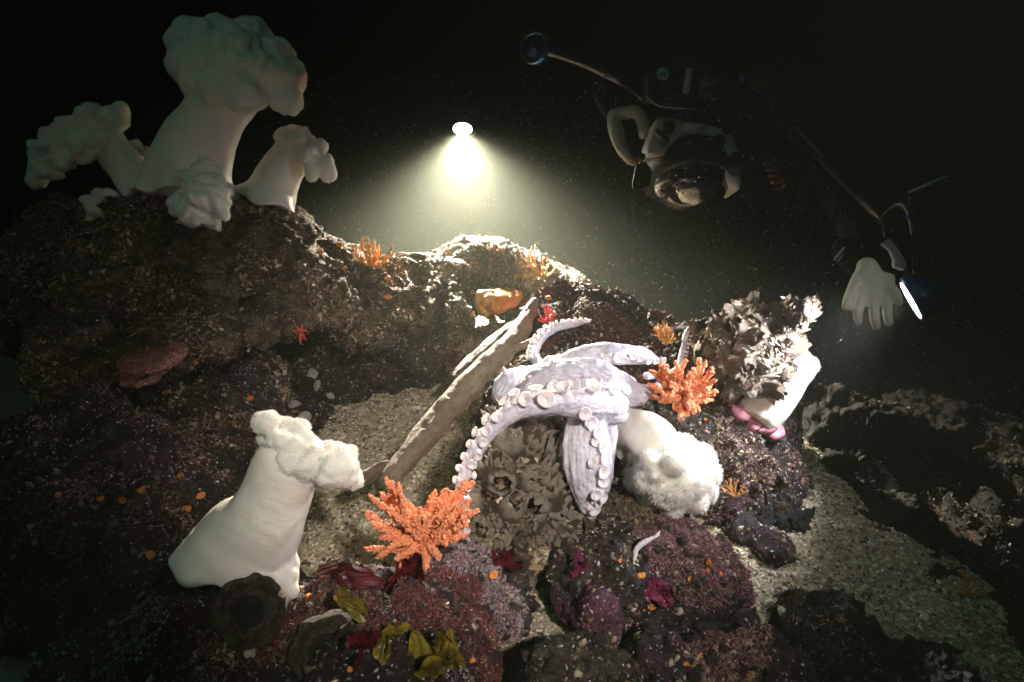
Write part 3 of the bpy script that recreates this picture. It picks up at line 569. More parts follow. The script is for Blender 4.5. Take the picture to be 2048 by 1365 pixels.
        sucker(px, py, r*(1.12 if px > 1000 else 1.0), 'front', (ox, oy))
    for px, py, r, ox, oy in [(1166, 826, 14, .1, .4), (1177, 842, 14, .5, .3), (1186, 868, 15, .5, .1), (1176, 856, 12, .2, .3), (1196, 900, 14, .7, .1), (1188, 886, 12, .3, .2), (1198, 921, 13, .9, .1), (1199, 942, 15, .4, 0), (1186, 928, 11, -.3, .3), (1202, 962, 12, 1.0, 0),
        (1187, 984, 13, .3, 0), (1198, 992, 12, 1.2, -.1), (1186, 1017, 12, .1, -.1), (1195, 978, 10, .9, .2), (1190, 1003, 9, .9, 0), (1181, 1028, 7, .1, -.2)]:
        sucker(px, py, r, 'hang', (ox, oy))
    for k in range(11): sucker(1172+k*15.2, 714+(k-5)**2*0.12+(4 if k > 7 else 0), 9.5-abs(k-4)*0.45, 'upper', (0, -.3))
    for k in range(15):
        u = k/14; cc = paths['curl'][0][int(12+u*54)]; tt = paths['curl'][0][int(12+u*54)+2]-cc; nx_, ny_ = tt[1], -tt[0]; L = math.hypot(nx_, ny_)+1e-6; s = (-1 if True else 1)
        sucker(cc[0]+nx_/L*cc[2]*0.75, cc[1]+ny_/L*cc[2]*0.75, 6.6-3.2*u, 'curl', (nx_/L*0.9, -ny_/L*0.9))
        if k < 12: sucker(cc[0]+nx_/L*cc[2]*0.1, cc[1]+ny_/L*cc[2]*0.1, 5.6-3*u, 'curl', (nx_/L*0.3, -ny_/L*0.3))
    for k in range(9): sucker(1082+k*4.6, 744-k*3.6, 8.5-0.3*k, 'fold', (-.9, -.2))
    for k in range(8): sucker(1372+k*1.6-(k < 3)*2, 712-k*8, 4.6-0.35*k, 'tip', (.6, 0))
    return o
OCTO = octopus()
# ------------------------------------------------------------------ orange branching corals
m = mat('coral_orange', (0.85, 0.30, 0.13), 0.7, 0.15); n = N(m); n.color(n.mix(n.noise(60, 3), (0.90, 0.36, 0.17), (0.76, 0.22, 0.09))); n.bump(n.noise(500, 2), 0.8, 0.002); M['coral'] = m
M['polyp'] = isl('coral_polyps', [(0.88, 0.33, 0.15), (0.80, 0.24, 0.09), (0.90, 0.42, 0.23), (0.72, 0.19, 0.07)])
m = mat('coral_yellow', (0.62, 0.27, 0.05), 0.7); M['coral_y'] = m; M['polyp_y'] = isl('yellow_polyps', [(0.75, 0.40, 0.10), (0.6, 0.25, 0.06), (0.8, 0.5, 0.2)])
m = mat('coral_red', (0.60, 0.06, 0.04), 0.7); M['coral_r'] = m; M['polyp_r'] = isl('red_polyps', [(0.65, 0.08, 0.07), (0.5, 0.04, 0.04), (0.75, 0.16, 0.12)])
def coral(label, base, tips, d0, rpx, mt, pm, seed=0, npol=6000, depthvar=0.05, polsz=0.0014, twigs=5, name='soft_coral', cat='coral', group='orange branching corals', tw=0.34):
    rng = np.random.default_rng(seed); parts = []; b0 = P(base[0], base[1], d0)
    tips = list(tips)+[(base[0]+(x-base[0])*rng.uniform(.45, .85)+rng.normal()*9, base[1]+(y-base[1])*rng.uniform(.45, .85)+rng.normal()*9) for x, y in tips if mt == 'coral']
    for tx, ty in tips:
        dd = rng.uniform(-depthvar, depthvar*0.5); t = P(tx, ty, d0+dd); v = t-b0; L = v.length
        if L < 1e-4: continue
        mid = b0+v*0.5+Vector(rng.normal(size=3))*L*0.08 + UP*L*0.03
        pts = spline([tuple(b0+v*0.04), tuple(mid), tuple(t)], 12); r = rpx/FPX*d0
        parts.append(tube_VF([Vector(p) for p in pts], [r*(1.15-0.42*k/11) for k in range(11)]+[r*0.35], 8))
        for k in range(twigs):
            u = rng.uniform(0.35, 0.92); p = Vector(pts[int(u*11)]); side = v.cross(Vector(rng.normal(size=3))).normalized()
            dr = (v.normalized()*0.9+side*0.75).normalized(); l2 = L*tw*rng.uniform(0.5, 1.0)*(1.15-u*0.6)
            e = p+dr*l2; parts.append(tube_VF([p, p+dr*l2*0.5+v.normalized()*l2*0.04, e], [r*0.75, r*0.65, r*0.3], 7))
    V, F = join_VF(parts); me = mesh_py('branches', V, F); root = empty(name, b0, label, cat, group)
    br = link('branches', me, M[mt], root)
    pp, nn = sample_surface(me, npol); v, f = chips(pp, nn, polsz, 0.8)
    tag(link('polyps', mesh_np('polyps', v, f, True), M[pm], root), kind='stuff'); return root
coral('large bright orange soft coral bush in the foreground next to the cream anemone', (845, 1085),
      [(772, 958), (760, 985), (737, 990), (729, 1022), (742, 1048), (797, 966), (803, 987), (730, 1098), (752, 1118), (800, 1135), (850, 1142), (890, 978), (872, 980), (951, 966), (958, 1022), (937, 1046), (928, 985), (944, 1000),
       (915, 1080), (880, 1118), (815, 1005), (842, 1015), (862, 1005), (880, 1035), (788, 1025), (770, 1050), (905, 1030), (900, 1000), (785, 1000), (820, 1040), (850, 1040), (760, 1075), (905, 1060), (935, 1068), (780, 990), (915, 1010)], 0.90, 6.6, 'coral', 'polyp', 1, 26000, twigs=4, tw=0.22, polsz=0.0022)
coral('round orange soft coral bush at the right end of the octopus', (1368, 795),
      [(1300, 742), (1318, 728), (1335, 740), (1350, 722), (1372, 720), (1398, 716), (1412, 722), (1425, 735), (1434, 760), (1436, 782), (1425, 800), (1400, 820), (1375, 832), (1350, 820), (1320, 805), (1298, 790), (1296, 768), (1312, 770),
       (1340, 765), (1360, 755), (1380, 745), (1395, 750), (1410, 765), (1330, 790), (1380, 770), (1400, 790), (1350, 740), (1312, 755), (1385, 810), (1360, 835), (1390, 828)], 1.2, 4.8, 'coral', 'polyp', 2, 20000, twigs=3, tw=0.22, polsz=0.0022)
coral('yellow orange fan coral standing on the crest of the ledge', (742, 538), [(x, y) for x, y in [(712, 488), (724, 476), (735, 472), (748, 480), (758, 490), (768, 512), (775, 520), (708, 505), (715, 525), (740, 492), (752, 505), (728, 500), (765, 530), (772, 540), (702, 520), (786, 490)]], 1.62, 2.1, 'coral_y', 'polyp_y', 3, 2500, 0.03, 0.0016, 5)
coral('small yellow brown fan coral behind the octopus on the red weed boulder', (1330, 690), [(1308, 655), (1315, 645), (1325, 640), (1335, 646), (1342, 655), (1348, 668), (1350, 680), (1310, 668), (1320, 655), (1330, 655), (1338, 668)], 1.42, 1.7, 'coral_y', 'polyp_y', 4, 1500, 0.02, 0.0012, 6)
coral('dim rusty fan coral in the gloom behind the sea slug', (1085, 560), [(1060, 500), (1070, 490), (1080, 505), (1050, 520), (1095, 515), (1110, 530), (1100, 545), (1062, 530)], 1.95, 1.6, 'coral_y', 'polyp_y', 5, 1200, 0.03, 0.0015, 5)
coral('barely visible orange fan coral in the dark at the far right', (1935, 1190), [(1900, 1150), (1920, 1140), (1940, 1150), (1960, 1165), (1985, 1180), (1890, 1175), (1975, 1200)], 0.98, 2.2, 'coral_y', 'polyp_y', 6, 1200, 0.03, 0.0015, 5)
coral('small ochre fan coral low on the boulder right of the powder puff anemone', (1470, 995), [(1450, 960), (1462, 955), (1475, 960), (1488, 968), (1440, 975), (1495, 982)], 1.2, 1.4, 'coral_y', 'polyp_y', 7, 900, 0.02, 0.0012, 5)
coral('feathery crimson tuft right of the top of the driftwood stick', (1093, 645), [(1078, 625), (1085, 612), (1095, 608), (1106, 614), (1112, 626), (1110, 640), (1076, 640), (1090, 625), (1100, 625)], 1.5, 1.5, 'coral_r', 'polyp_r', 8, 1500, 0.03, 0.0012, 6, 'feather_duster_worm', 'tube worm', 'red feathery tufts')
coral('feathery crimson tuft hanging under the ledge in the shade', (600, 660), [(590, 675), (600, 688), (612, 680), (605, 650), (592, 655), (615, 665), (585, 668)], 1.36, 1.4, 'coral_r', 'polyp_r', 9, 900, 0.02, 0.0012, 5, 'feather_duster_worm', 'tube worm', 'red feathery tufts')
# ------------------------------------------------------------------ seaweeds
def leafmat(name, a, b_, rough=0.35, tr=0.3):
    m = mat(name, a, rough); n = N(m); n.color(n.mix(n.ramp(n.noise(30, 5, 0.7), [(0.4, 0), (0.6, 1)]), a, b_)); n.bump(n.noise(60, 4), 0.5, 0.004); return m
M['kelp'] = leafmat('kelp', (0.26, 0.18, 0.02), (0.08, 0.06, 0.01)); M['redweed'] = leafmat('red_weed', (0.12, 0.010, 0.012), (0.05, 0.006, 0.008)); M['pinkweed'] = leafmat('pink_weed', (0.24, 0.035, 0.09), (0.12, 0.02, 0.045))
def leaf_VF(p, out, side, L, Wd, rng, lobes=2.5, curl=0.4, nu=28, nv=12):
    V = []; F = []; nrm = out.cross(side).normalized(); ph = rng.random(4)*6.3
    for layer in (0, 1):
        for i in range(nu+1):
            u = i/nu; c = p+out*L*u+nrm*(curl*L*u*u*0.6+0.05*L*math.sin(u*7+ph[0]))
            w = Wd*(math.sin(math.pi*min(1, u*0.93+0.07))**0.6)*(1+0.16*math.sin(u*11+ph[1])+0.1*math.sin(u*23+ph[2]))
            for j in range(nv+1):
                s = j/nv*2-1; V.append(c+side*w*s+nrm*(w*0.28*math.sin(u*9*1.1+s*lobes+ph[3])*abs(s)+w*0.10*math.sin(s*9+u*13))-nrm*(0.0006*layer))
        o = layer*(nu+1)*(nv+1)
        for i in range(nu):
            for j in range(nv):
                a = o+i*(nv+1)+j; q = (a, a+1, a+nv+2, a+nv+1); F.append(q if layer == 0 else q[::-1])
    return V, F
def weed(name, label, cat, base, leaves, d0, mt, seed, group=None):
    hs = [x[2] for x in (hit(q[0], min(q[1], 1360)) for q in leaves) if x]; d0 = (sorted(hs)[len(hs)//3]-0.005) if hs else d0
    rng = np.random.default_rng(seed); parts = []; b0 = P(base[0], base[1], d0)
    for tx, ty, wpx, dd in leaves:
        t = P(tx, ty, d0+dd); v = t-b0; L = v.length; out = v.normalized(); side = out.cross(FW).normalized(); side = (side+FW*rng.uniform(-0.5, 0.5)).normalized()
        parts.append(leaf_VF(b0, out, side, L, wpx*1.5/FPX*d0, rng, curl=rng.uniform(-.3, .3)))
    V, F = join_VF(parts); root = link(name, mesh_py(name, V, F), M[mt]); return tag(root, label, cat, group)
weed('kelp_plant', 'broad yellow green kelp blade curling over the weedy rock at bottom centre', 'kelp', (905, 1375), [(880, 1235, 15, -.03), (822, 1270, 26, -.02), (850, 1300, 30, -.04), (915, 1290, 12, .0), (903, 1250, 13, -.03)], 0.80, 'kelp', 1)
weed('kelp_plant', 'narrow yellow kelp blade hanging down on the rock left of the broad one', 'kelp', (765, 1270), [(762, 1330, 12, -.02), (775, 1305, 9, -.03), (740, 1285, 8, -.02), (815, 1255, 10, -.02)], 0.82, 'kelp', 2)
weed('kelp_plant', 'small mustard kelp scrap on pink crust right of the cream anemone foot', 'kelp', (672, 1195), [(700, 1190, 7, -.02), (690, 1178, 5, -.02), (715, 1220, 7, -.02), (735, 1222, 8, -.03), (730, 1245, 7, -.02)], 0.87, 'kelp', 3)
weed('red_seaweed', 'dark red leafy seaweed at the foot of the large orange coral', 'seaweed', (815, 1165), [(800, 1105, 13, -.05), (835, 1120, 15, -.06), (850, 1155, 14, -.05), (790, 1150, 14, -.03), (770, 1180, 14, -.03), (830, 1195, 16, -.04), (865, 1185, 12, -.03)], 0.98, 'redweed', 4)
weed('red_seaweed', 'branching crimson seaweed in the dark gap right of the large orange coral', 'seaweed', (1010, 1148), [(1010, 1088, 5, -.03), (1025, 1105, 6, -.04), (1050, 1115, 5, -.03), (985, 1110, 6, -.03), (1030, 1130, 6, -.04), (980, 1138, 5, -.02), (1045, 1130, 4, -.03), (1000, 1120, 9, -.03)], 1.06, 'redweed', 5)
weed('red_seaweed', 'dark red seaweed sheet draped over the front rock beside the cream anemone', 'seaweed', (640, 1150), [(700, 1130, 14, -.03), (740, 1150, 15, -.03), (720, 1175, 14, -.02), (770, 1165, 12, -.03), (680, 1120, 9, -.03)], 0.94, 'redweed', 6)
weed('red_seaweed', 'red seaweed frond on the bottom rock between the kelp blades', 'seaweed', (720, 1300), [(735, 1255, 13, -.02), (700, 1265, 12, -.02), (760, 1265, 10, -.02), (720, 1330, 12, -.03)], 0.83, 'redweed', 7)
weed('red_seaweed', 'rust red seaweed sprig on the sand below the ledge beside the driftwood', 'seaweed', (925, 740), [(890, 708, 5, -.02), (905, 700, 5, -.02), (930, 712, 5, -.02), (945, 722, 5, -.02), (910, 725, 6, -.02), (950, 740, 4, -.02), (885, 725, 4, -.01)], 1.42, 'redweed', 8)
weed('pink_seaweed', 'magenta seaweed frill on the top of the broad magenta boulder', 'seaweed', (1160, 1150), [(1155, 1108, 8, -.03), (1168, 1115, 8, -.03), (1140, 1130, 9, -.03), (1150, 1125, 8, -.04)], 1.0, 'pinkweed', 9)
weed('pink_seaweed', 'magenta seaweed patch spreading on the lit face of the magenta boulder', 'seaweed', (1320, 1190), [(1300, 1160, 12, -.02), (1335, 1165, 14, -.02), (1350, 1190, 13, -.02), (1320, 1215, 12, -.02), (1290, 1185, 11, -.02), (1345, 1210, 10, -.02)], 0.98, 'pinkweed', 10)
# ------------------------------------------------------------------ shells and barnacles
def barn_mesh(seed, tall=1.0, jag=0.35, op=0.0):
    rng = np.random.default_rng(seed); ns = 36; V = []; F = []; rim = [1+jag*(abs(math.sin(a*3+seed))+0.7*rng.random()-0.7) for a in [2*math.pi*i/ns for i in range(ns)]]
    prof = [(1.05, -0.3, 0), (1.0, 0.0, 0), (0.9, 0.35, .2), (0.76, 0.72, .6), (0.62, 1.0, 1), (0.55, 1.0, 1), (0.50, 0.70, .5), (0.46, 0.3, .1), (0.30, 0.12, 0)]
    for j_, (r, z, jj) in enumerate(prof):
        for i in range(ns):
            a = 2*math.pi*i/ns; rr = r*(1+op*min(z+0.2, 1) if j_ > 1 else 1)*(1+0.10*abs(math.sin(a*3+1.0))+0.05*math.sin(a*13+z*5)+0.04*rng.normal())
            V.append((rr*math.cos(a), rr*math.sin(a)*0.9, z*tall*(1-jj+jj*rim[i])))
    for j in range(len(prof)-1):
        for i in range(ns): a = j*ns+i; b = j*ns+(i+1) % ns; F.append((a, b, b+ns, a+ns))
    F.append(tuple(range((len(prof)-1)*ns, len(prof)*ns))); me = mesh_py('barnacle', V, F); return me
def plate_mesh(seed):
    rng = np.random.default_rng(seed); nr, na = 7, 26; V = []; F = []
    R = [0.75+0.35*rng.random()+0.25*max(0, math.sin(a*2+seed)) for a in [2*math.pi*i/na for i in range(na)]]
    for lay in (0, 1):
        for k in range(nr+1):
            for i in range(na):
                a = 2*math.pi*i/na; r = k/nr*R[i]; z = -0.38*(k/nr)**2*(1+0.4*math.sin(a+seed))+0.05*math.sin(k*2.6)+0.05*rng.normal()*(k > 2)
                V.append((r*math.cos(a)+0.0, r*math.sin(a)*0.75, z-lay*(0.07-0.03*k/nr)))
        o = lay*(nr+1)*na
        for k in range(nr):
            for i in range(na):
                q = (o+k*na+i, o+k*na+(i+1) % na, o+(k+1)*na+(i+1) % na, o+(k+1)*na+i); F.append(q if lay else q[::-1])
    e = (nr)*na; o = (nr+1)*na
    for i in range(na): F.append((e+i, e+(i+1) % na, o+e+(i+1) % na, o+e+i))
    return mesh_py('shell_plate', V, F, False)
m = mat('barnacle_plate', (0.40, 0.33, 0.24), 0.7); n = N(m)
oi = n.new('ShaderNodeObjectInfo').outputs['Random']
c = n.mix(oi, (0.74, 0.58, 0.42), (0.42, 0.31, 0.19)); c = n.mix(n.ramp(n.noise(6, 6, 0.7), [(0.52, 0), (0.64, 0.7)]), c, (0.20, 0.14, 0.08)); c = n.mix(n.ramp(n.noise(3.5, 4), [(0.6, 0), (0.66, 0.8)]), c, (0.66, 0.40, 0.38)); n.color(c)
n.bump(n.noise(14, 7, 0.75), 1.0, 0.15); M['plate'] = m
m = mat('dark_barnacle', (0.16, 0.12, 0.07), 0.7); n = N(m)
c = n.mix(n.new('ShaderNodeObjectInfo').outputs['Random'], (0.26, 0.2, 0.12), (0.6, 0.5, 0.36)); c = n.mix(n.ramp(n.noise(5, 6, 0.7), [(0.5, 0), (0.6, 0.9)]), c, (0.05, 0.035, 0.02)); c = n.mix(n.ramp(n.noise(2.5, 4), [(0.62, 0), (0.66, 0.8)]), c, (0.6, 0.52, 0.42)); n.color(c)
n.bump(n.noise(12, 7, 0.75), 1.0, 0.2); M['dbarn'] = m
M['frag'] = isl2('shell_fragments_pale', [(0.72, 0.62, 0.48), (0.55, 0.44, 0.30), (0.38, 0.29, 0.17), (0.80, 0.72, 0.62), (0.62, 0.42, 0.36), (0.28, 0.2, 0.11)])
M['fragd'] = isl2('shell_fragments_dark', [(0.36, 0.28, 0.16), (0.22, 0.16, 0.09), (0.12, 0.09, 0.05), (0.62, 0.53, 0.40), (0.28, 0.2, 0.11)])
m = mat('barnacle_shell', (0.4, 0.3, 0.2), 0.7); n = N(m); sx = n.new('ShaderNodeSeparateXYZ'); m.node_tree.links.new(n.obj(), sx.inputs[0])
c = n.mix(n.new('ShaderNodeObjectInfo').outputs['Random'], (0.20, 0.145, 0.08), (0.10, 0.07, 0.035)); c = n.mix(n.ramp(sx.outputs[2], [(0.6, 0), (1.1, 1)]), c, (0.60, 0.50, 0.37))
ln = n.new('ShaderNodeVectorMath', operation='LENGTH'); cb = n.new('ShaderNodeCombineXYZ'); lk = m.node_tree.links; lk.new(sx.outputs[0], cb.inputs[0]); lk.new(sx.outputs[1], cb.inputs[1]); lk.new(cb.outputs[0], ln.inputs[0])
c = n.mix(n.ramp(ln.outputs['Value'], [(0.44, 1), (0.52, 0)]), c, (0.03, 0.022, 0.014)); c = n.mix(n.ramp(n.noise(5, 6, 0.7), [(0.5, 0), (0.62, 0.6)]), c, (0.10, 0.07, 0.04)); n.color(c); n.bump(n.noise(12, 7, 0.75), 0.8, 0.12); M['bshell'] = m
BM = [barn_mesh(k, 1.0+0.25*(k % 3), 0.35+0.12*(k % 2)) for k in range(5)]; PM = [plate_mesh(k) for k in range(6)]
BM2 = [x.copy() for x in BM]
for x in BM+PM: x.materials.append(M['plate'])
for x in BM2: x.materials.append(M['bshell'])
PM2 = [x.copy() for x in PM]
for x in PM2: x.materials.clear(); x.materials.append(M['dbarn'])
def put(me, name, parent, pos, nrm, s, roll=0, lean=0.3):
    e = bpy.data.objects.new(name, me); COL.objects.link(e); e.parent = parent
    nn = (Vector(nrm)+Vector(RNG.normal(size=3))*lean).normalized()
    sc = 0.85+0.3*RNG.random(3)
    e.matrix_local = Matrix.Translation(Vector(pos)-parent.location) @ nn.to_track_quat('Z', 'Y').to_matrix().to_4x4() @ Matrix.Rotation(roll or RNG.random()*6.3, 4, 'Z') @ Matrix.Diagonal((s*sc[0], s*sc[1], s*sc[2], 1))
    return e
def crust(root_name, label, cat, blobs, mt, nplate, nbarn, pl, bn, size, amp=0.6, turf=None, facing=None):
    V, F = blobs_to_VF([B(*b) for b in blobs]); me = remesh('crust_base', V, F, 0.0042, 3); co, no = vn(me)
    setco(me, co+no*((fbm(co*14, 4, 0.55, True)*0.018+fbm(co*50, 3)*0.006)*amp)[:, None])
    root = empty(root_name, B(*blobs[0])[0], label, cat); body = link('crust_base', me, M[mt], root)
    mk = lambda c, nn: np.clip(-(nn @ np.array(FW))+0.45, 0.0, 1)
    pp, nn = sample_surface(me, nplate+nbarn, mk)
    for k in range(nplate): put(pl[k % len(pl)], 'shell_plate', root, pp[k]+nn[k]*size*0.25, nn[k], size*(0.45+RNG.random()*0.9), lean=0.75)
    for k in range(nplate, nplate+nbarn): put(bn[k % len(bn)], 'barnacle', root, pp[k], nn[k], size*(0.35+RNG.random()*0.6), lean=0.35)
    sp, sn = sample_surface(me, 1100, mk); vv, ff = chips(sp+sn*size*0.12, norm(sn+RNG.normal(size=sn.shape)*0.8), size*0.45, 0.22); tag(link('shell_fragments', mesh_np('shell_fragments', vv, ff, False), M['frag' if mt == 'shell' else 'fragd'], root), kind='stuff')
    if turf:
        for tm, num, L, w in turf:
            q, r = sample_surface(me, num); v, f = blades(q, r, L, w); tag(link('turf', mesh_np('turf', v, f, False), M[tm], root), kind='stuff')
    return root
crust('shell_crust', 'jagged chunk of rock crusted with oyster shells and barnacles, lit white on its right side', 'shell chunk',
      [(1475, 690, 1.31, 50, 66, .05), (1525, 668, 1.31, 50, 34, .045), (1555, 690, 1.30, 24, 48, .04), (1582, 625, 1.27, 26, 15, .025), (1488, 625, 1.31, 24, 16, .03), (1435, 700, 1.36, 40, 50, .05), (1510, 755, 1.31, 50, 15, .04), (1545, 735, 1.30, 24, 20, .035)],
      'shell', 98, 75, PM, BM, 0.0205, 0.6, [('turf_warm', 1500, .008, .002)])
crust('barnacle_cluster', 'dark cluster of pointed barnacles framed by the arch of the octopus arm', 'barnacle cluster',
      [(1050, 895, 1.16, 54, 44, .055), (1090, 875, 1.18, 36, 34, .05), (1012, 950, 1.12, 38, 50, .05), (1085, 965, 1.14, 42, 42, .05), (1040, 1020, 1.13, 70, 42, .055), (1110, 1060, 1.13, 60, 38, .055)],
      'olive', 22, 99, PM+PM2, BM2, 0.030, 0.6, [('turf', 500, .007, .0016)])
crust('barnacle_cluster', 'group of pale broken barnacles in the dark gap beside the crimson seaweed', 'barnacle cluster',
      [(980, 1110, 1.09, 34, 30, .03), (1060, 1100, 1.10, 40, 26, .03)], 'olive', 14, 22, PM, BM2, 0.026, 0.6, [('turf', 500, .007, .002)])
m = mat('giant_barnacle_plate', (0.2, 0.15, 0.08), 0.7); n = N(m); c = n.mix(n.ramp(n.noise(2.5, 7, 0.75), [(0.45, 0), (0.58, 1)]), (0.10, 0.08, 0.045), (0.32, 0.24, 0.10)); c = n.mix(n.ramp(n.noise(4, 5, 0.7), [(0.55, 0), (0.6, 0.9)]), c, (0.22, 0.04, 0.08)); n.color(c)
n.bump(n.noise(9, 8, 0.8), 1.0, 0.25); M['gbarn'] = m
def giant(label, px, py, rpx, d, seed, tilt):
    me = barn_mesh(seed, 0.9, 0.22, 0.42); me.materials.append(M['gbarn']); r = rpx/FPX*d
    root = empty('giant_barnacle', P(px, py, d+0.03), label, 'barnacle', 'giant barnacles on the front boulder'); ax = (-FW*0.9+UP*tilt[1]+RT*tilt[0]).normalized()
    e = bpy.data.objects.new('shell_wall', me); COL.objects.link(e); e.parent = root
    q = ax.to_track_quat('Z', 'Y').to_matrix().to_4x4(); e.matrix_local = q @ Matrix.Diagonal((r*1.3, r*1.4, r*0.7, 1))
    s = e.modifiers.new('s', 'SUBSURF'); s.levels = s.render_levels = 1
    V, F = tube_VF([Vector((0, 0, -0.1)), Vector((0, 0, 0.02)), Vector((0, 0, 0.1)), Vector((0, 0, .16))], [0.5, 0.5, 0.42, 0.1], 24); V = [(v[0]*1.2*r, v[1]*1.3*r, (v[2]+0.12)*r) for v in V]
    p2 = link('inner_plates', mesh_py('inner_plates', V, F), M['dark'], root, False); p2.matrix_local = q
    pp, nn = sample_surface(me, 900); 
    return root
giant('giant dark empty barnacle shell with a yellowish rim right below the cream anemone', 503, 1222, 50, 0.83, 11, (0.05, 0.25))
giant('giant dark empty barnacle shell under the pink crust, right of the other one', 662, 1300, 54, 0.80, 12, (0.1, 0.2))
# ------------------------------------------------------------------ little animals fixed to the rocks
M['cup'] = mat('cup_coral', (0.60, 0.19, 0.025), 0.6, 0.2); M['cup'].node_tree.nodes['Principled BSDF'].inputs['Subsurface Scale'].default_value = 0.004
V = []; F = []; ns = 24; prof = [(0.7, -0.6), (0.75, 0.0), (1.0, 0.45), (1.02, 0.62), (0.9, 0.70), (0.6, 0.58), (0.3, 0.48), (0.02, 0.5)]
for r, z in prof:
    for i in range(ns): a = 2*math.pi*i/ns; w = 1+0.07*(i % 2)*(0.4 < z); V.append((r*w*math.cos(a), r*w*math.sin(a), z))
for j in range(len(prof)-1):
    for i in range(ns): a = j*ns+i; b = j*ns+(i+1) % ns; F.append((a, b, b+ns, a+ns))
CUP = mesh_py('cup_coral', V, F); CUP.materials.append(M['cup'])
CUPS = [(985, 1150, 12, 'brightest orange cup coral, on top of the white fringed purple boulder'), (289, 982, 12, 'oval orange cup coral on the pink crust patch of the left maroon boulder'), (118, 990, 9, 'orange cup coral nearest the left edge on the maroon boulder'),
 (202, 997, 7, 'tiny orange cup coral between two larger ones on the maroon boulder'), (247, 1000, 9, 'dull orange cup coral just left of the oval one'), (363, 953, 9, 'round orange cup coral high above the foot of the cream anemone'), (401, 990, 10, 'orange cup coral close to the left flank of the cream anemone'),
 (371, 1019, 12, 'slanted orange cup coral touching the shadow left of the cream anemone'), (302, 1111, 11, 'long orange cup coral beside white hydroids at the cream anemone foot'), (619, 1196, 11, 'flat orange cup coral right of the cream anemone foot'), (672, 1197, 8, 'orange cup coral under the mustard kelp scrap'),
 (1282, 1152, 9, 'orange cup coral at the top middle of the magenta boulder'), (1240, 1122, 6, 'tiny orange cup coral near the white brittle star foot'), (1418, 1125, 7, 'orange cup coral high on the right shoulder of the magenta boulder'), (1414, 1143, 8, 'largest orange cup coral on the right shoulder of the magenta boulder'),
 (1441, 1147, 7, 'rightmost orange cup coral on the magenta boulder'), (1378, 1158, 6, 'small orange cup coral left of the shoulder group on the magenta boulder'), (1302, 1212, 11, 'dull orange cup coral low on the magenta boulder face'), (1497, 1350, 7, 'orange cup coral at the bottom edge on the purple slab'),
 (1372, 1330, 7, 'orange cup coral on the crest of the low purple slab'), (1398, 1312, 5, 'tiny orange cup coral on the gravel side of the purple slab'), (983, 497, 7, 'left one of two orange cup corals on the pink topped boulder'), (1000, 500, 7, 'right one of two orange cup corals on the pink topped boulder'),
 (980, 520, 6, 'small yellow cup coral below the pair on the pink topped boulder'), (1032, 553, 6, 'faint orange cup coral at the dim right side of the pink topped boulder'), (945, 585, 6, 'orange cup coral just left of the sea slug'), (944, 630, 5, 'orange cup coral below the pale lip of the sea slug'), (949, 664, 5, 'orange cup coral on the bright sand edge beside the purple crust'),
 (1099, 598, 7, 'orange cup coral at the tip of the driftwood stick'), (678, 492, 9, 'tall orange cup coral on the crest left of the fan coral'), (775, 558, 8, 'orange cup coral on the lit slope below the fan coral'), (788, 570, 6, 'small orange cup coral on the slope a step lower'), (640, 505, 7, 'orange cup coral on the ochre slope of the ledge'),
 (690, 535, 6, 'small yellowish cup coral in the middle of the lit slope'), (777, 595, 8, 'orange cup coral on the shaded face under the slope'), (500, 795, 8, 'orange cup coral on the ochre crusted low boulder'), (330, 785, 6, 'leftmost orange cup coral under the ledge'), (390, 725, 8, 'orange cup coral under the rock scallop edge'), (1410, 840, 5, 'tiny orange cup coral right under the round coral bush'), (700, 1340, 8, 'orange cup coral at the bottom edge left of the kelp'), (945, 1320, 8, 'orange cup coral at the bottom edge right of the kelp')]
for px, py, r, lb in CUPS:
    h = hit(px, py)
    if not h: continue
    loc, nor, d, ob = h; s = r/FPX*d*0.82; e = bpy.data.objects.new('cup_coral', CUP); COL.objects.link(e); nn = (nor*0.8-FW*0.4+Vector(RNG.normal(size=3))*0.25).normalized()
    e.matrix_world = Matrix.Translation(loc) @ nn.to_track_quat('Z', 'Y').to_matrix().to_4x4() @ Matrix.Diagonal((s*(0.9+0.3*RNG.random()), s*(0.7+0.3*RNG.random()), s*0.9, 1)); tag(e, lb, 'cup coral', 'orange cup corals')
# shells and stones lying about
m = mat('pale_shell', (0.62, 0.56, 0.48), 0.5); n = N(m); n.color(n.mix(n.noise(3, 4), (0.70, 0.64, 0.56), (0.40, 0.34, 0.27))); n.bump(n.noise(10, 5), 0.4, 0.1); M['pshell'] = m
V, F = [], []; nu_, nv_ = 12, 20
for i in range(nu_+1):
    for j in range(nv_):
        t = i/nu_*math.pi/2; a = 2*math.pi*j/nv_; r = math.sin(t)*(1+0.04*math.cos(9*a)); V.append((r*math.cos(a)*(1.25+0.2*math.cos(a)), r*math.sin(a), 0.55*math.cos(t)))
for i in range(nu_):
    for j in range(nv_): F.append((i*nv_+j, i*nv_+(j+1) % nv_, (i+1)*nv_+(j+1) % nv_, (i+1)*nv_+j))
F.append(tuple(range(nu_*nv_, (nu_+1)*nv_))[::-1]); SH = mesh_py('clam_shell', V, F); SH.materials.append(M['pshell'])
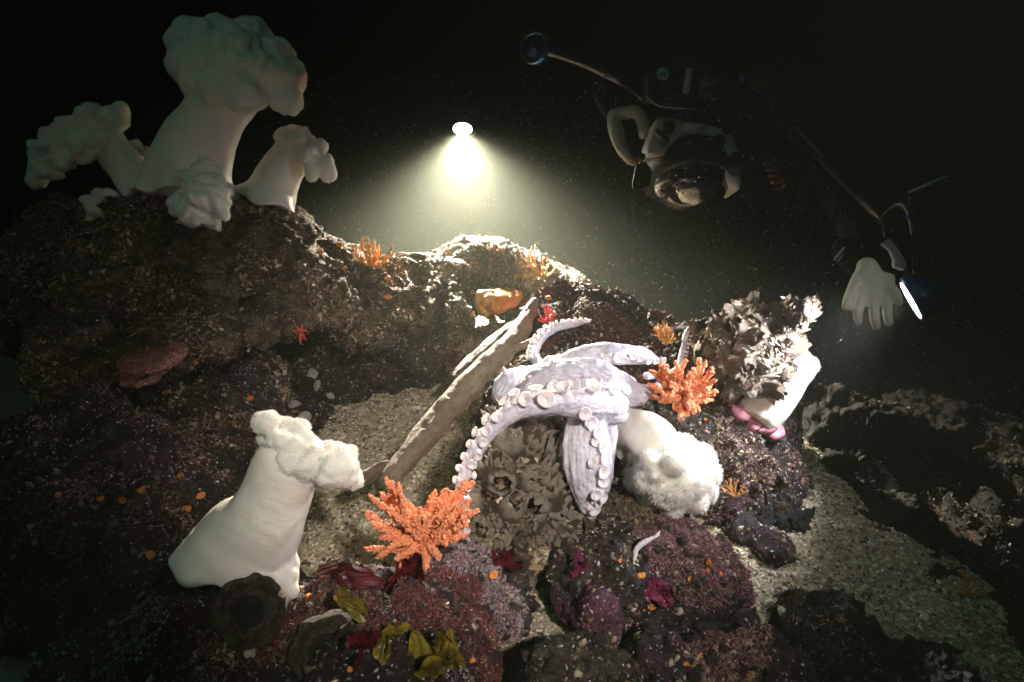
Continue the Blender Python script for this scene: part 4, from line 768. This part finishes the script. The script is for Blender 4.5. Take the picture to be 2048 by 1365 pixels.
for px, py, r, lb in [(625, 748, 14, 'curved white shell shard in the hollow under the ledge'), (635, 770, 11, 'round white clam shell just below the curved shard'), (722, 822, 12, 'white clam shell in the hollow nearest the driftwood'), (590, 812, 14, 'broken white shell just above the cream anemone crown'), (610, 835, 15, 'dull grey shell beside the cream anemone crown'),
  (660, 790, 9, 'small pale shell in the middle of the hollow'), (1360, 1222, 8, 'pale shell at the lower edge of the magenta boulder'), (1565, 1225, 11, 'pale cream pebble shell on the lit gravel at right'), (1537, 1228, 8, 'smaller pale shell left of the cream pebble shell'), (500, 1305, 17, 'smooth tan shell low on the front boulder between giant barnacles'), (617, 1208, 7, 'small white limpet shell beside the flat orange cup coral'),
  (730, 845, 9, 'dim white shell at the base of the hollow')]:
    h = hit(px, py)
    if not h: continue
    loc, nor, d, ob = h; s = r/FPX*d; e = bpy.data.objects.new('clam_shell', SH); COL.objects.link(e); nn = (nor-FW*0.5+Vector(RNG.normal(size=3))*0.2).normalized()
    e.matrix_world = Matrix.Translation(loc) @ nn.to_track_quat('Z', 'Y').to_matrix().to_4x4() @ Matrix.Rotation(RNG.random()*6, 4, 'Z') @ Matrix.Diagonal((s*0.85, s*0.8, s, 1)); tag(e, lb, 'shell', 'pale shells')
# sea slug
m = mat('slug_skin', (0.6, 0.2, 0.04), 0.45, 0.4); n = N(m)
c = n.mix(n.ramp(n.voro(110), [(0.18, 1), (0.30, 0)]), (0.58, 0.20, 0.03), (0.80, 0.55, 0.25)); n.color(c); n.bump(n.ramp(n.voro(110), [(0.1, 1), (0.35, 0)]), 0.6, 0.004); M['slug'] = m
D = 1.78; V, F = blobs_to_VF([B(990, 602, D, 34, 24, .06), B(1018, 597, D+.02, 24, 17, .05), B(968, 604, D-.01, 20, 24, .04), B(1035, 592, D+.03, 12, 9, .03)])
me = remesh('sea_slug', V, F, 0.004, 6); slug = tag(link('sea_slug', me, M['slug']), 'orange warty sea slug with a pale frilled veil, resting under the far boulder', 'sea slug')
m = mat('slug_veil', (0.62, 0.34, 0.09), 0.4, 0.5); M['veil'] = m
V, F = blobs_to_VF([B(962, 590, D-.03, 12, 10, .015), B(958, 605, D-.035, 9, 14, .012), B(964, 622, D-.035, 10, 11, .014), B(975, 586, D-.03, 14, 7, .015), B(978, 600, D-.04, 16, 14, .02), B(972, 628, D-.035, 8, 8, .012)])
me = remesh('oral_veil', V, F, 0.003, 3); co, no = vn(me); setco(me, co+no*(perlin(co*70)*0.006)[:, None]); link('oral_veil', me, M['veil'], slug)
V, F = blobs_to_VF([B(983, 607, D-.062, 3, 7, .006), B(984, 613, D-.06, 4, 4, .006)]); link('rhinophore', mesh_py('rhinophore', V, F), M['slug'], slug)
# rock scallop under the ledge
m = mat('scallop', (0.30, 0.12, 0.08), 0.7); n = N(m); n.color(n.mix(n.ramp(n.voro(220), [(0.2, 0), (0.45, 1)]), (0.42, 0.26, 0.17), (0.20, 0.06, 0.05))); n.bump(n.noise(90, 6), 0.9, 0.005); M['scallop'] = m
h = hit(300, 735); Ds = min(h[2] if h else 1.3, 1.32)-0.04
sroot = empty('rock_scallop', P(300, 735, Ds), 'mottled reddish rock scallop gaping slightly under the edge of the ledge', 'scallop')
for nm, bl in (('upper_valve', [(300, 722, Ds, 62, 17, .05), (345, 708, Ds+.01, 26, 14, .04)]), ('lower_valve', [(285, 752, Ds+.01, 42, 11, .045)])):
    V, F = blobs_to_VF([B(*b) for b in bl]); me = remesh(nm, V, F, 0.0035, 3); co, no = vn(me); setco(me, co+no*(fbm(co*60, 3)*0.006)[:, None]); link(nm, me, M['scallop'], sroot)
# brittle star by the brushy lump
m = mat('white_star', (0.75, 0.68, 0.70), 0.5, 0.2); M['star'] = m
parts = []
for arm in ([(1268, 1130, 3.5), (1270, 1112, 5), (1273, 1098, 6), (1284, 1088, 6), (1298, 1080, 5), (1312, 1072, 4), (1320, 1062, 2)], [(1268, 1130, 4), (1258, 1130, 3), (1254, 1124, 2)], [(1268, 1130, 4), (1272, 1138, 3), (1268, 1146, 2)], [(1268, 1130, 4), (1278, 1134, 3), (1284, 1140, 2)]):
    c = spline([(x, y, r, 1.015-0.0*y) for x, y, r in arm], 22); parts.append(tube_VF([P(r[0], r[1], r[3]) for r in c], [r[2]/FPX for r in c], 10))
V, F = join_VF(parts); me = remesh('brittle_star', V, F, 0.0015, 2); co, no = vn(me); setco(me, co+no*(perlin(co*150)*0.0012)[:, None]); tag(link('brittle_star', me, M['star']), 'thin white brittle star arm curling on the magenta boulder', 'brittle star')
# pink flesh collar under the leaning anemone
V, F = blobs_to_VF([B(1485, 822, 1.33, 26, 15, .03), B(1515, 845, 1.33, 34, 16, .035), B(1545, 862, 1.34, 26, 12, .03), B(1467, 812, 1.32, 9, 7, .012)])
M['pinkflesh'] = mat('pink_tunicate', (0.55, 0.20, 0.24), 0.5, 0.3); me = remesh('sea_squirt', V, F, 0.0035, 3); co, no = vn(me); setco(me, co+no*(fbm(co*30, 3)*0.008)[:, None])
tag(link('sea_squirt', me, M['pinkflesh']), 'pink fleshy sea squirt lying under the foot of the leaning white anemone', 'sea squirt')
# drifting particles
nS = 75000; dd = RNG.uniform(0.95, 2.7, nS); px = RNG.uniform(350, 2048, nS); py = RNG.uniform(150, 1200, nS)
Wp = np.array(CP)+dd[:, None]*(np.array(FW)+(px-1024)[:, None]/FPX*np.array(RT)-(py-682)[:, None]/FPX*np.array(UP))
Wp = Wp[Wp[:, 2] > 0.05]; k = len(Wp)
v, f = chips(Wp, norm(RNG.normal(size=(k, 3))), 0.00048, 0.9)
M['snow'] = mat('marine_snow', (0.85, 0.82, 0.7), 0.8); tag(link('marine_snow', mesh_np('marine_snow', v, f, False), M['snow']), kind='stuff')
# ------------------------------------------------------------------ torches, camera rig, diver
M['black'] = mat('black_plastic', (0.006, 0.006, 0.007), 0.5, spec=0.2); M['suit'] = mat('dry_suit', (0.0015, 0.0015, 0.0015), 0.9, spec=0.05)
M['white'] = mat('housing_white', (0.55, 0.58, 0.58), 0.4); M['glove'] = mat('glove_fabric', (0.42, 0.40, 0.34), 0.8)
nn_ = N(M['glove']); nn_.bump(nn_.noise(400, 2), 0.5, 0.001)
M['blue'] = mat('blue_anodised', (0.01, 0.10, 0.75), 0.25, metal=0.8); M['bluering'] = mat('blue_lamp_body', (0.003, 0.045, 0.12), 0.3, metal=0.3)
M['dome'] = mat('dome_glass', (0.004, 0.004, 0.004), 0.02, spec=1.0); M['screen'] = mat('screen_glass', (0.02, 0.02, 0.02), 0.1)
M['redcoil'] = mat('red_lanyard', (0.10, 0.008, 0.005), 0.5); M['steel'] = mat('steel', (0.5, 0.5, 0.5), 0.25, metal=1); M['sticker'] = mat('sticker_pale', (0.55, 0.75, 0.62), 0.5); M['stickg'] = mat('sticker_green', (0.10, 0.50, 0.05), 0.5)
M['copper'] = mat('brown_hose', (0.20, 0.06, 0.03), 0.5); M['print'] = mat('grey_print', (0.45, 0.45, 0.42), 0.6)
M['lensA'] = mat('torch_lens', (1, 1, 1), 0.3, emis=(1.0, 0.95, 0.82), estr=500); M['lensB'] = mat('side_torch_lens', (1, 1, 1), 0.3, emis=(0.86, 0.92, 1.0), estr=60)
def tubeo(name, rows, mt, parent, ns=16, vox=None):
    c = spline(rows, 24) if len(rows) > 2 else np.array(rows, float)
    V, F = tube_VF([P(r[0], r[1], r[3]) for r in c], [r[2]/FPX*r[3] for r in c], ns); return link(name, mesh_py(name, V, F), M[mt], parent)
def lathe(name, prof, mt, parent, pos, axis_, s, ns=40):
    V = []; F = []
    for r, z in prof:
        for i in range(ns): a = 2*math.pi*i/ns; V.append((r*math.cos(a), r*math.sin(a), z))
    for j in range(len(prof)-1):
        for i in range(ns): a = j*ns+i; b = j*ns+(i+1) % ns; F.append((a, b, b+ns, a+ns))
    F.append(tuple(range((len(prof)-1)*ns, len(prof)*ns))); F.append(tuple(range(ns))[::-1])
    Mx = Matrix.Translation(pos) @ Vector(axis_).to_track_quat('Z', 'Y').to_matrix().to_4x4() @ Matrix.Scale(s, 4)
    V = [Mx @ Vector(v) for v in V]; return link(name, mesh_py(name, V, F), M[mt], parent)
def lamp(label, pos, dirv, r, body, lens, dome, extra=None):
    root = empty('dive_torch', pos, label, 'dive torch')
    b = -Vector(dirv)
    lathe('torch_body', [(0.97, -0.05), (1.04, 0.0), (1.04, 0.2), (0.8, 0.7), (0.5, 0.9), (0.46, 1.5), (0.3, 1.6)], body, root, pos - Vector(dirv)*0.004*1, b, r)
    lathe('lens', dome, lens, root, pos - Vector(dirv)*0.0035, Vector(dirv), r); return root
lamp('glaring dive torch hanging in mid water and shining straight down', L1_POS - L1_DIR*0.004, (UP*-0.93 - FW*0.36).normalized(), 0.033, 'black', 'lensA', [(0.96, 0.0), (0.90, 0.05), (0.6, 0.08), (0.3, 0.09), (0.05, 0.09)])
rig = empty('camera_rig', P(1370, 300, 1.9), 'white underwater camera housing with domed port, top monitor and jointed lamp arms', 'camera rig')
# housing shell: outline in its own plane, real thickness, bevelled
def slab(name, outline, d, thick, mt, parent, bev=0.006, dirn=None):
    pts = [P(x, y, d) for x, y in outline]; bk = (dirn or FW)*thick; n = len(pts)
    V = pts+[p+bk for p in pts]; F = [tuple(range(n))[::-1], tuple(range(n, 2*n))]+[(i, (i+1) % n, n+(i+1) % n, n+i) for i in range(n)]
    me = mesh_py(name, V, F, True); o = link(name, me, M[mt], parent)
    if bev: b = o.modifiers.new('b', 'BEVEL'); b.width = bev; b.segments = 3
    return o
hd = 1.84
slab('housing', [(1317, 228), (1399, 243), (1461, 260), (1478, 299), (1484, 345), (1481, 382), (1462, 366), (1444, 352), (1419, 336), (1394, 324), (1347, 317), (1291, 306), (1304, 266)][::-1], hd, 0.13, 'white', rig, 0.010)
slab('housing_step', [(1399, 282), (1466, 292), (1470, 330), (1440, 340), (1418, 328), (1394, 316)][::-1], hd-0.012, 0.03, 'white', rig, 0.006)
slab('viewfinder_hood', [(1370, 244), (1400, 248), (1394, 262), (1366, 258)][::-1], hd-0.03, 0.05, 'white', rig, 0.003)
slab('window', [(1366, 275), (1389, 279), (1382, 306), (1357, 301)][::-1], hd-0.006, 0.012, 'black', rig, 0.002)
for kx, ky, kr, kd in [(1439, 281, 11, .03), (1474, 326, 21, .05), (1338, 254, 11, .03), (1455, 256, 10, .03), (1331, 281, 8, .04)]:
    lathe('knob', [(1, -0.9), (1, 0.35), (0.92, 0.5), (0.3, 0.52)], 'black', rig, P(kx, ky, hd-0.01), -FW+UP*0.4, kr/FPX*hd, 24)
tubeo('lever', [(1312, 262, 5, hd-.02), (1324, 272, 7, hd-.03), (1334, 282, 7, hd-.03)], 'black', rig)
# port
lathe('port_ring', [(1.0, -0.3), (1.08, 0.0), (1.08, 0.35), (0.98, 0.4)], 'black', rig, P(1378, 340, 1.93), (-UP*0.95-FW*0.28), 0.118, 60)
dm = [(0.0+math.cos(a)*0.98, 0.35+math.sin(a)*0.72) for a in [i/14*math.pi/2 for i in range(15)]]; dm[-1] = (0.02, dm[-1][1])
lathe('dome_port', dm, 'dome', rig, P(1378, 340, 1.93), (-UP*0.95-FW*0.28), 0.112, 72)
slab('port_hood', [(1272, 330), (1290, 322), (1305, 340), (1300, 372), (1278, 382), (1266, 378), (1265, 366)][::-1], 1.74, 0.012, 'black', rig, 0.003)
# grip, monitor
tubeo('grip', [(1236, 232, 12, 1.86), (1246, 268, 13, 1.84), (1262, 304, 12, 1.82), (1286, 318, 9, 1.83)], 'black', rig)
mon = slab('monitor', [(1288, 190), (1374, 190), (1412, 218), (1410, 222), (1326, 218)][::-1], 1.80, 0.02, 'black', rig, 0.003, dirn=(UP*0.2+FW))
slab('monitor_body', [(1300, 138), (1392, 142), (1398, 186), (1374, 189), (1294, 189)][::-1], 1.83, 0.08, 'black', rig, 0.006)
slab('screen', [(1300, 193), (1370, 193), (1400, 214), (1332, 212)][::-1], 1.797, 0.004, 'screen', rig, 0)
tubeo('screen_frame', [(1294, 193, 1.6, 1.792), (1326, 214, 1.6, 1.792), (1408, 217, 1.3, 1.792)], 'steel', rig, 8)
tubeo('monitor_post', [(1379, 140, 7, 1.82), (1372, 185, 7, 1.81)], 'white', rig)
st = slab('sticker', [(1326+13*math.cos(a)*0.9+4*math.sin(a), 148+13*math.sin(a)-3*math.cos(a)) for a in [i*math.pi/12 for i in range(24)]][::-1], 1.828, 0.002, 'sticker', rig, 0)
slab('sticker_patch', [(1326+9*math.cos(a), 148+4.2*math.sin(a)+(2 if abs(math.cos(a)) > .8 else 0)) for a in [i*math.pi/10 for i in range(20)]][::-1], 1.8275, 0.001, 'stickg', st, 0)
for x in (1320, 1329): slab('sticker_dot', [(x+1.1*math.cos(a), 153+1.2*math.sin(a)) for a in [i*math.pi/5 for i in range(10)]][::-1], 1.827, 0.001, 'black', st, 0)
# arms and clamps
for rows in [[(1300, 205, 8, 1.9), (1255, 170, 9, 1.95)], [(1250, 165, 10, 1.95), (1170, 125, 11, 2.0), (1095, 102, 9, 2.05)], [(1440, 240, 9, 1.88), (1490, 170, 9, 1.9)], [(1470, 262, 7, 1.88), (1478, 215, 9, 1.88), (1490, 190, 11, 1.88), (1600, 270, 13, 1.75), (1700, 370, 13, 1.45), (1765, 440, 10, 1.25)], [(1765, 440, 9, 1.25), (1800, 410, 8, 1.22), (1822, 430, 8, 1.18), (1832, 500, 8, 1.15), (1834, 560, 9, 1.14)]]:
    tubeo('arm', rows, 'black', rig)
for x, y, r, d in [(1211, 155, 5, 1.9), (1482, 157, 4, 1.86), (1490, 161, 3, 1.86), (1508, 178, 3.5, 1.86), (1784, 460, 4, 1.2), (1817, 434, 5, 1.17), (1373, 236, 9, 1.83), (1768, 442, 5, 1.23)]:
    V, F = blobs_to_VF([B(x, y, d, r, r, r/FPX*d)]); link('clamp_ball', mesh_py('clamp_ball', V, F), M['blue'], rig)
tubeo('blue_rod', [(1493, 214, 1.6, 1.86), (1538, 161, 1.6, 1.84)], 'blue', rig, 8)
tubeo('hose', [(1590, 255, 3, 1.7), (1680, 350, 3, 1.52), (1762, 440, 3.5, 1.23)], 'copper', rig, 8)
ring = [(1490+13*math.cos(a), 237+7*math.sin(a), 1.7, 1.84) for a in [i*2*math.pi/20 for i in range(21)]]
tubeo('ring_clip', ring, 'steel', rig, 8)
tubeo('lanyard_cord', [(1480, 335, 2.5, 1.85), (1505, 318, 2.5, 1.84), (1548, 322, 2.5, 1.84)], 'black', rig, 8)
tubeo('ring_tether', [(1477, 237, 2, 1.84), (1462, 250, 2, 1.86)], 'black', rig, 8)
coil = [(1536+12*math.cos(a*2.2)+a*1.9, 322+a*4.3+4*math.sin(a*2.2), 3.4, 1.84+0.012*math.sin(a*2.2)) for a in [i*0.28 for i in range(46)]]
c_ = coil; V, F = tube_VF([P(r[0], r[1], r[3]) for r in c_], [r[2]/FPX*r[3] for r in c_], 8); link('coil_lanyard', mesh_py('coil_lanyard', V, F), M['redcoil'], rig)
for x, y, r in [(1486, 312, 3), (1490, 324, 4), (1504, 318, 2.5)]:
    V, F = blobs_to_VF([B(x, y, 1.82, r, r, .004)]); link('green_indicator', mesh_py('green_indicator', V, F), mat('green_plastic', (0.02, 0.5, 0.2), 0.4), rig)
lathe('unlit_lamp', [(1.0, 0.0), (0.86, -0.02), (0.84, 0.10), (1.02, 0.16), (1.05, -0.3), (0.8, -1.3), (0.4, -1.5)][::-1], 'bluering', rig, P(1068, 96, 2.05), (-FW*0.8-RT*0.5-UP*0.1), 0.045)
# right lamp head (held by the rig's arm)
sd = L2_DIR
hl = lathe('lamp_head', [(1.0, -0.02), (1.12, 0.0), (1.16, 0.12), (1.08, 0.55), (0.85, 0.9), (0.45, 1.2), (0.4, 1.9), (0.2, 2.0)], 'bluering', rig, L2_POS - sd*0.002, -sd, 0.035)
lathe('lamp_lens', [(0.95, 0.0), (0.93, 0.05), (0.05, 0.08)], 'lensB', rig, L2_POS - sd*0.002, sd, 0.035)
tubeo('bracket_link', [(1812, 538, 5, 1.13), (1826, 560, 6, 1.135)], 'black', rig)
tubeo('bracket_link', [(1768, 446, 5, 1.24), (1774, 484, 5, 1.14)], 'black', rig)
tubeo('bracket_link', [(1822, 432, 2.5, 1.18), (1818, 386, 2.5, 1.18)], 'black', rig)
slab('lamp_bracket', [(1764, 488), (1781, 477), (1800, 500), (1815, 528), (1812, 543), (1788, 534), (1789, 520), (1780, 500)][::-1], 1.13, 0.010, 'glove', rig, 0.003)
tubeo('antenna_rod', [(1818, 386, 3.2, 1.18), (1893, 353, 3.2, 1.18)], 'print', rig, 8)
# diver
def skinlimbs(name, chains, vox, mt, parent=None, flat=1.0):
    parts = []
    for ch in chains:
        c = spline(ch, 26) if len(ch) > 2 else np.array(ch, float)
        parts.append(tube_VF([P(r[0], r[1], r[3]) for r in c], [r[2]/FPX*r[3] for r in c], 18, flat=flat))
        for e in (c[0], c[-1]): rr = e[2]/FPX*e[3]; V, F = blobs_to_VF([(P(e[0], e[1], e[3]), (rr*0.97,)*3)]); parts.append((V, F))
    V, F = join_VF(parts); return link(name, remesh(name, V, F, vox, 6), M[mt], parent)
body = skinlimbs('person', [
    [(1440, 118, 62, 2.35), (1455, 110, 70, 2.55), (1470, 90, 78, 2.9), (1490, 70, 66, 3.3)], [(1440, 130, 34, 2.3), (1432, 150, 32, 2.22)], [(1432, 145, 46, 2.2), (1430, 160, 44, 2.16)],
    [(1385, 120, 38, 2.42), (1280, 130, 34, 2.38), (1215, 165, 29, 2.25), (1215, 205, 22, 2.05), (1228, 232, 17, 1.93)],
    [(1500, 130, 38, 2.42), (1590, 200, 36, 2.2), (1650, 330, 34, 1.9), (1695, 440, 30, 1.42), (1722, 505, 26, 1.12), (1732, 540, 24, 1.07)],
    [(1470, 70, 44, 3.3), (1450, 60, 40, 3.8), (1440, 40, 30, 4.4)], [(1510, 70, 44, 3.3), (1540, 60, 40, 3.8), (1550, 40, 30, 4.4)]], 0.012, 'suit')
tag(body, 'diver in a black suit and pale gloves behind the camera rig, almost lost in darkness', 'person')
V, F = blobs_to_VF([B(1428, 158, 2.09, 26, 17, .04), B(1412, 158, 2.08, 12, 13, .03), B(1444, 158, 2.08, 12, 13, .03)]); link('diving_mask', mesh_py('diving_mask', V, F), M['black'], body)
V, F = blobs_to_VF([B(1428, 184, 2.09, 14, 12, .04), B(1428, 196, 2.06, 6, 5, .03)]); link('regulator', mesh_py('regulator', V, F), M['black'], body)
gd = 1.05
skinlimbs('glove', [
    [(1734, 536, 22, gd+.015), (1738, 552, 25, gd+.01), (1742, 570, 24, gd)], [(1722, 556, 18, gd+.005), (1712, 578, 15, gd)], [(1775, 560, 15, gd), (1730, 562, 18, gd)], [(1756, 556, 16, gd), (1764, 580, 14, gd-.005)],
    [(1712, 566, 13, gd), (1701, 590, 11.5, gd-.012), (1695, 606, 11, gd-.02), (1693, 616, 9.5, gd-.018)],
    [(1728, 574, 12, gd-.002), (1721, 604, 11, gd-.02), (1715, 628, 9.5, gd-.026), (1717, 646, 7.5, gd-.02)],
    [(1750, 578, 12, gd-.002), (1748, 610, 11, gd-.022), (1749, 636, 10, gd-.028), (1753, 654, 8.5, gd-.022)],
    [(1774, 576, 11.5, gd), (1774, 606, 10, gd-.018), (1775, 632, 9.5, gd-.022), (1778, 647, 8, gd-.018)],
    [(1758, 556, 13, gd+.005), (1778, 572, 11.5, gd-.01), (1792, 590, 10.5, gd-.02), (1798, 606, 9, gd-.02)]], 0.0028, 'glove', body)
g2 = 1.82
skinlimbs('glove', [
    [(1230, 232, 15, g2+.07), (1232, 256, 17, g2+.03), (1240, 280, 16, g2+.02)],
    [(1232, 250, 12, g2), (1232, 275, 11, g2-.015), (1240, 295, 10, g2-.02), (1252, 305, 8.5, g2-.01)],
    [(1238, 270, 12, g2), (1240, 292, 11, g2-.015), (1250, 310, 9.5, g2-.02), (1262, 318, 8, g2-.01)],
    [(1242, 285, 11, g2), (1248, 305, 10, g2-.015), (1258, 320, 8.5, g2-.018), (1268, 326, 7, g2-.01)],
    [(1240, 232, 13, g2+.03), (1268, 224, 13, g2), (1284, 240, 12.5, g2-.03), (1287, 262, 11.5, g2-.035), (1286, 270, 9.5, g2-.03)],
    [(1232, 240, 12, g2+.03), (1240, 226, 11, g2+.05), (1258, 226, 9, g2+.06)]], 0.003, 'glove', body)
# pale printed lettering on the sleeve cuff, too worn to read
parts = []
for k in range(9):
    t = k/8; x0, y0 = 1669+19*t, 521-24*t
    for (ax_, ay_, bx_, by_) in ([(0, 0, 4, 3)] if k == 0 else [(0, 0, 3.4, 2.6), (0, 0, 1.2, -1.6)] if k % 2 else [(0, 0, 2.6, 2.0), (2.2, 1.7, 3.6, 0.4)]):
        V, F = tube_VF([P(x0+ax_-2, y0+ay_-2, 1.105), P(x0+bx_-2, y0+by_-2, 1.105)], [0.0006, 0.0006], 6); parts.append((V, F))
V, F = tube_VF([P(1675, 524, 1.105), P(1690, 505, 1.105)], [0.0004, 0.0004], 6); parts.append((V, F))
V, F = join_VF(parts); link('cuff_print', mesh_py('cuff_print', V, F), M['print'], body)
cuff = skinlimbs('cuff', [[(1690, 500, 28, 1.14), (1712, 520, 32, 1.11), (1735, 540, 31, 1.075)]], 0.005, 'suit', body)
# ------------------------------------------------------------------ haze (the sea water itself)
me = mesh_py('haze', [(x, y, z) for z in (-2.5, 2.6) for y in (-0.5, 9.5) for x in (-7, 7)], [(0, 2, 3, 1), (4, 5, 7, 6), (0, 1, 5, 4), (2, 6, 7, 3), (0, 4, 6, 2), (1, 3, 7, 5)], False)
hm = bpy.data.materials.new('sea_water'); hm.use_nodes = True; t = hm.node_tree; t.nodes.clear()
vo = t.nodes.new('ShaderNodeVolumePrincipled'); ou = t.nodes.new('ShaderNodeOutputMaterial'); t.links.new(vo.outputs[0], ou.inputs['Volume'])
vo.inputs['Color'].default_value = (0.019, 0.020, 0.0155, 1); vo.inputs['Density'].default_value = 0.70; vo.inputs['Anisotropy'].default_value = 0.3
tag(link('haze', me, hm), kind='stuff')
